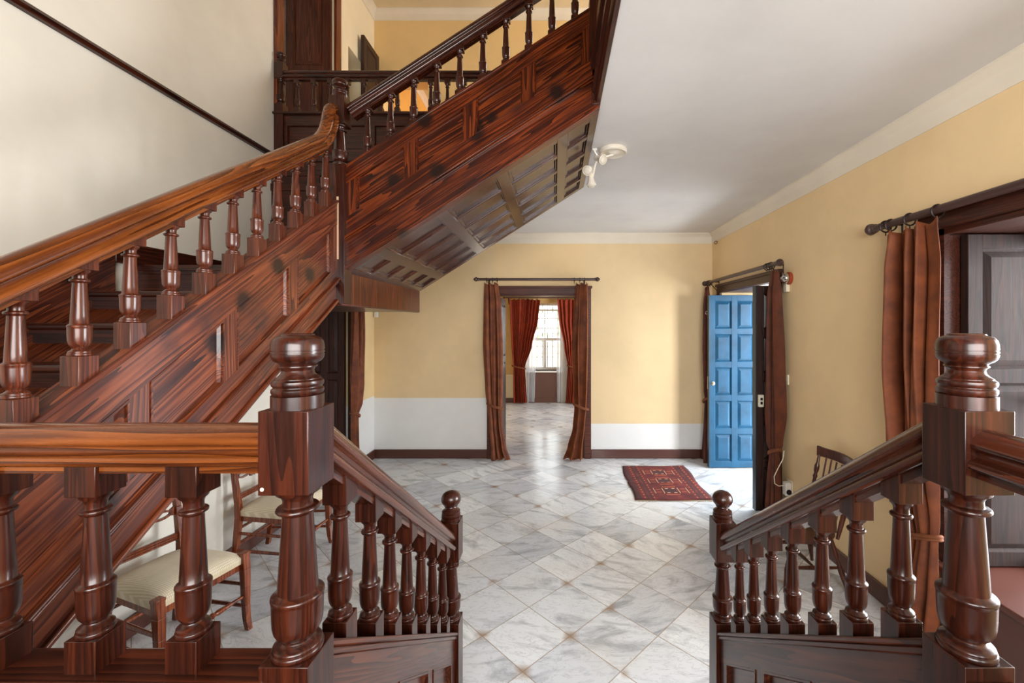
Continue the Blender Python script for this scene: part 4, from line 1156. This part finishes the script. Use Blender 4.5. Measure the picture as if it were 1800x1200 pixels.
def windsor(loc, rz, label):
    t = thing('spindle_back_chair', loc, label, 'chair', None, rz, local=True)
    H = .34
    bm = bmesh.new(); ring = []
    pts = []
    for k in range(28):
        a = 2*PI*k/28; x = .20*math.copysign(abs(math.cos(a))**.75, math.cos(a)); y = (.19+.02*math.cos(a))*math.copysign(abs(math.sin(a))**.75, math.sin(a)); pts.append((x,y))
    loft(bm, [(x*.94,y*.94,H-.035) for x,y in pts], [(x,y,H-.012) for x,y in pts]); loft(bm, [(x,y,H-.012) for x,y in pts], [(x*.98,y*.98,H) for x,y in pts])
    obj('seat', bm, Wwin, t)
    legs = []
    for sx in (-1,1):
        for sy in (-1,1):
            a, b = Vector((sx*.13,sy*.13,H-.02)), Vector((sx*.20,sy*.19,.003)); legs.append((sx,sy,a,b))
            bm = bmesh.new(); K = [(0,.011),(.15,.013),(.3,.018),(.36,.012),(.40,.010),(.44,.013),(.6,.018),(.8,.014),(1,.010)]
            tube(bm, [a.lerp(b,k) for k, r in K], [r for k, r in K], 12); obj('leg', bm, Wwin, t)
    for sy in (-1,1):
        bm = bmesh.new(); p = [a.lerp(b,.55) for sx,s2,a,b in legs if s2 == sy]
        tube(bm, [p[0], (p[0]+p[1])/2, p[1]], [.008,.013,.008], 10); obj('stretcher', bm, Wwin, t)
    bm = bmesh.new(); tube(bm, [(0,-.165,.15),(0,0,.15),(0,.165,.15)], [.008,.013,.008], 10); obj('stretcher', bm, Wwin, t)
    for s in (-1,1):
        bm = bmesh.new(); a, b = Vector((-.15,s*.165,H-.01)), Vector((-.25,s*.185,.765)); K = [(0,.010),(.2,.014),(.35,.016),(.5,.013),(.62,.011),(.66,.016),(.70,.010),(.75,.016),(.82,.017),(.88,.010),(1,.009)]
        tube(bm, [a.lerp(b,k) for k, r in K], [r for k, r in K], 12); obj('back_post', bm, Wwin, t)
    for y in (-.11,-.055,0,.055,.11):
        bm = bmesh.new(); tube(bm, [(-.165,y*.9,H-.01),(-.255,y,.77)], [.006,.0055], 8); obj('spindle', bm, Wwin, t)
    bm = bmesh.new(); A = []
    for k in range(13):
        u = -1+2*k/12; x = -.252-.045*(1-u*u); zt = .815+.012*(1-u*u)+.012*abs(u)**6; zb = .755+.006*(1-u*u)
        A.append([(x-.011,u*.205,zb),(x+.011,u*.205,zb),(x+.009,u*.205,zt),(x-.009,u*.205,zt)])
    for p, q in zip(A, A[1:]): loft(bm, p, q, cap=False)
    bm.faces.new([bm.verts.new(p) for p in A[0]]); bm.faces.new([bm.verts.new(p) for p in A[-1]])
    bmesh.ops.remove_doubles(bm, verts=bm.verts, dist=1e-5)
    obj('crest_rail', bm, Wwin, t, bevel=.003)
    return t
windsor((1.655, 2.90, .001), PI, 'small dark spindle-back chair against the yellow right wall')

# ------------------------------------------------------------------ rug
t = thing('rug', (1.18, 4.64, 0), 'small worn red patterned rug on the marble near the blue door', 'rug', local=True)
bm = bmesh.new(); N, Mr = 26, 36; g = []
rn = random.Random(9)
for j in range(Mr+1):
    v = j/Mr; row = []
    for i in range(N+1):
        u = i/N
        wl = -.40+.018*math.sin(v*7)+(-.01 if v < .45 else .012); wr = .345+.012*math.sin(v*9+1)+.02*v
        x = wl+(wr-wl)*u; y = -.50+1.0*v+.008*math.sin(u*6+2)
        row.append(bm.verts.new((x, y, .008+.002*math.sin(u*9+v*5)+(.006 if abs(v-.45) < .02 else 0))))
    g.append(row)
for j in range(Mr):
    for i in range(N): bm.faces.new((g[j][i],g[j][i+1],g[j+1][i+1],g[j+1][i]))
obj('pile', bm, rug_mat(), t, solid=.007, ang=60)
FR = plain('cream_fringe', (206,182,150), .9)
for yy, s in ((-.50,-1),(.505,1)):
    bm = bmesh.new()
    for k in range(90):
        x = -.39+.74*k/89; l = rn.uniform(.010,.030)
        tube(bm, [(x,yy,.007),(x+rn.uniform(-.006,.006),yy+s*l,.004)], .0022, 5)
    f = obj('fringe', bm, FR, t); f['label'] = 'short cream fringe'

# ------------------------------------------------------------------ ceiling spot fixture
t = thing('ceiling_spotlight', (.374, 2.86, ZC), 'white ceiling fixture with round plate and three small spot heads by the stair soffit', 'lamp')
bm = bmesh.new(); lathe(bm, [(0,.088),(-.012,.095),(-.024,.095),(-.030,.085),(-.024,.072),(-.022,.05),(-.028,.03),(-.034,.02),(-.036,.004)][::1], (.385,2.86,ZC), 40); obj('ceiling_plate', bm, LAMPM, t)
bm = bmesh.new(); tube(bm, [(.385,2.86,ZC-.034),(.33,2.86,ZC-.05),(.285,2.86,ZC-.05),(.262,2.855,ZC-.02),(.258,2.85,ZC-.004)], .007, 10); tube(bm, [(.285,2.86,ZC-.05),(.262,2.86,ZC-.11),(.245,2.86,ZC-.20)], .007, 10); obj('arm', bm, LAMPM, t)
bm = bmesh.new(); box(bm, .243,.275,2.84,2.87,ZC-.012,ZC-.0005); obj('mounting_block', bm, WPL, t)
GLW = plain('frosted_bulb', (214,206,192), .25, coat=.3)
for c, d in (((.285,2.85,ZC-.065),(.55,-.75,-.45)), ((.225,2.85,ZC-.135),(-.35,-.8,-.5)), ((.236,2.86,ZC-.195),(.05,-.15,-1))):
    q = Vector(d).normalized().to_track_quat('Z','Y').to_matrix()
    bm = bmesh.new(); lathe(bm, [(-.035,.012),(-.03,.018),(0,.020),(.02,.022),(.035,.030),(.052,.033),(.054,.029),(.04,.024),(.02,.010)], c, 24, q); h = obj('spot_head', bm, LAMPM, t)
    bm = bmesh.new(); lathe(bm, [(.02,.012),(.035,.024),(.050,.027),(.058,.020),(.061,.006)], c, 20, q); b = obj('bulb', bm, GLW, None); b.parent = h; b.matrix_parent_inverse = Matrix()

# ------------------------------------------------------------------ small wall things
RY90 = Matrix.Rotation(-PI/2, 3, 'Y')                            # local +z -> -x (out of the right wall)
t = thing('door_bell', (XR, 3.66, Z(.405)), 'round chrome electric bell on red-brown block beside the entrance curtain', 'bell')
bm = bmesh.new(); lathe(bm, [(0,.055),(.018,.055),(.026,.048)], (XR,3.66,Z(.405)), 32, RY90); obj('base', bm, REDB, t, 'red-brown round block')
bm = bmesh.new(); lathe(bm, [(.028,.044),(.040,.045),(.055,.040),(.068,.028),(.074,.012),(.080,.008),(.082,.003)], (XR,3.66,Z(.405)), 32, RY90); obj('gong', bm, CHROME, t, 'chrome dome')
t = tag(obj('junction_box', (lambda b: (box(b, XR-.03, XR, 3.66, 3.71, Z(.29), Z(.36)), b)[1])(bmesh.new()), CREAM, bevel=.004), 'small cream junction box just below the bell', 'box')
t = thing('light_switch', (XR, 3.70, 1.24), 'beige wall switch beside the entrance curtain', 'switch')
bm = bmesh.new(); box(bm, XR-.012, XR, 3.67, 3.74, 1.19, 1.275); obj('plate', bm, CREAM, t, bevel=.003)
bm = bmesh.new(); box(bm, XR-.02, XR-.011, 3.69, 3.72, 1.215, 1.25); obj('rocker', bm, BRASS, t, bevel=.002)
t = thing('plug_adapter', (XR, 3.66, .33), 'white plug adapter with cream cable in socket above the baseboard', 'plug')
bm = bmesh.new(); box(bm, XR-.014, XR, 3.60, 3.69, .28, .38); obj('socket_plate', bm, CREAM, t, bevel=.004)
bm = bmesh.new(); box(bm, XR-.06, XR-.013, 3.61, 3.67, .255, .365); obj('body', bm, WPL, t, bevel=.006)
bm = bmesh.new(); lathe(bm, [(0,.022),(.004,.022),(.005,.016)], (XR-.035,3.609,.29), 20, Matrix.Rotation(PI/2,3,'X')); obj('dial', bm, BLACK, t)
bm = bmesh.new(); tube(bm, [(XR-.05,3.64,.34),(XR-.11,3.63,.335),(XR-.15,3.62,.36),(XR-.155,3.62,.42),(XR-.12,3.615,.50),(XR-.085,3.61,.57),(XR-.07,3.62,.64)], .0035, 8); obj('cable', bm, CREAM, t)
t = thing('light_switch', (XL, 5.0, Z(-.45)), 'small white switch on the cream wall beside the under-stair curtain', 'switch')
bm = bmesh.new(); box(bm, XL, XL+.012, 5.06, 5.13, 1.165, 1.25); obj('plate', bm, WPL, t, bevel=.003)
bm = bmesh.new(); box(bm, XL+.011, XL+.018, 5.075, 5.115, 1.225, 1.242); obj('rocker', bm, BLACK, t)
t = thing('motion_detector', (-2.29, YB, Z(.16)), 'small white motion sensor in the corner under the stair landing', 'sensor')
bm = bmesh.new(); box(bm, -2.32, -2.275, YB-.04, YB, Z(.105), Z(.21)); obj('body', bm, WPL, t, bevel=.008)
bm = bmesh.new(); lathe(bm, [(0,.012),(.004,.011),(.007,.006)], (-2.297,YB-.04,Z(.185)), 14, Matrix.Rotation(PI/2,3,'X')); obj('lens', bm, BLACK, t)
bm = bmesh.new(); ring_loop(bm, (XR-.02, 5.30, Z(1.03)), (0,1,0), .018, .003, 12, 6); tube(bm, [(XR, 5.30, Z(1.045)), (XR-.02, 5.30, Z(1.048))], .003, 6)
tag(obj('ceiling_hook', bm, IRON), 'small iron hook high in the corner below the cornice', 'hook')

# ================================================================== LIGHT
def area(name, loc, rot, sx, sy, power, col=(1,1,1), spread=180):
    l = bpy.data.lights.new(name, 'AREA'); l.shape = 'RECTANGLE'; l.size = sx; l.size_y = sy; l.energy = power; l.color = col
    l.spread = math.radians(spread)
    o = bpy.data.objects.new(name, l); C.objects.link(o); o.location = loc; o.rotation_euler = rot; return o
DAY = (.92,.96,1.0); WARM = (1,.93,.82)
FACE_mX = (0, PI/2, 0); FACE_pY = (-PI/2, 0, PI) if False else (PI/2, 0, 0)
area('daylight_right_window', (4.3, 1.5, 1.75), (0, math.radians(86), 0), 1.8, 1.5, 300, (.97,.98,1))
area('daylight_entrance', (3.35, 4.52, 2.25), (0, math.radians(52), 0), 1.6, 1.5, 66, (.80,.90,1))
area('added_ceiling_bounce', (3.0, 4.52, .15), (0, math.radians(128), 0), 1.0, 1.3, 42, (.88,.94,1))  # added lamp imitating bounce off the ground outside, lifts the hall ceiling
area('added_front_fill', (.3, YF-.1, 1.95), (PI/2, 0, 0), 2.2, 1.2, 112, (1,.97,.93))  # fill lamp added behind the camera, in an invented window opening
area('added_upper_fill', (2.3, 4.4, 4.75), (0, PI/2, 0), 1.0, .95, 44, (1,.97,.92))  # added lamp in an unseen opening, brightens the upstairs left wall
area('daylight_upper_room', (2.3, 7.1, 4.55), (0, PI/2, 0), 1.6, 1.5, 40, WARM)
area('daylight_far_room', (1.86, 7.8, 1.5), (0, PI/2, 0), 1.3, 1.1, 40, DAY)
wd = bpy.data.worlds.new('sky'); bpy.context.scene.world = wd; wd.use_nodes = True
bg = wd.node_tree.nodes['Background']; bg.inputs[0].default_value = (.90,.95,1,1); bg.inputs[1].default_value = 4.2

# ================================================================== CAMERA
cam = bpy.data.cameras.new('camera'); co = bpy.data.objects.new('camera', cam); C.objects.link(co)
cam.sensor_width = 36; cam.lens = 15.0; cam.clip_start = .02
cam.shift_x = (900-977)/1800; cam.shift_y = -(600-572)/1800
co.location = (0, 0, EYE); co.rotation_euler = (PI/2, 0, 0)
sc = bpy.context.scene; sc.camera = co
sc.view_settings.view_transform = 'Standard'; sc.view_settings.look = 'None'; sc.view_settings.gamma = 1; sc.view_settings.use_curve_mapping = False
sc.view_settings.exposure = 0.33
sc.cycles.max_bounces = 10; sc.cycles.diffuse_bounces = 6; sc.cycles.transparent_max_bounces = 12
sc.cycles.sample_clamp_indirect = 6; sc.cycles.caustics_reflective = False; sc.cycles.caustics_refractive = False
sc.cycles.use_denoising = True
for o in bpy.data.objects:
    if '_local' in o: del o['_local']
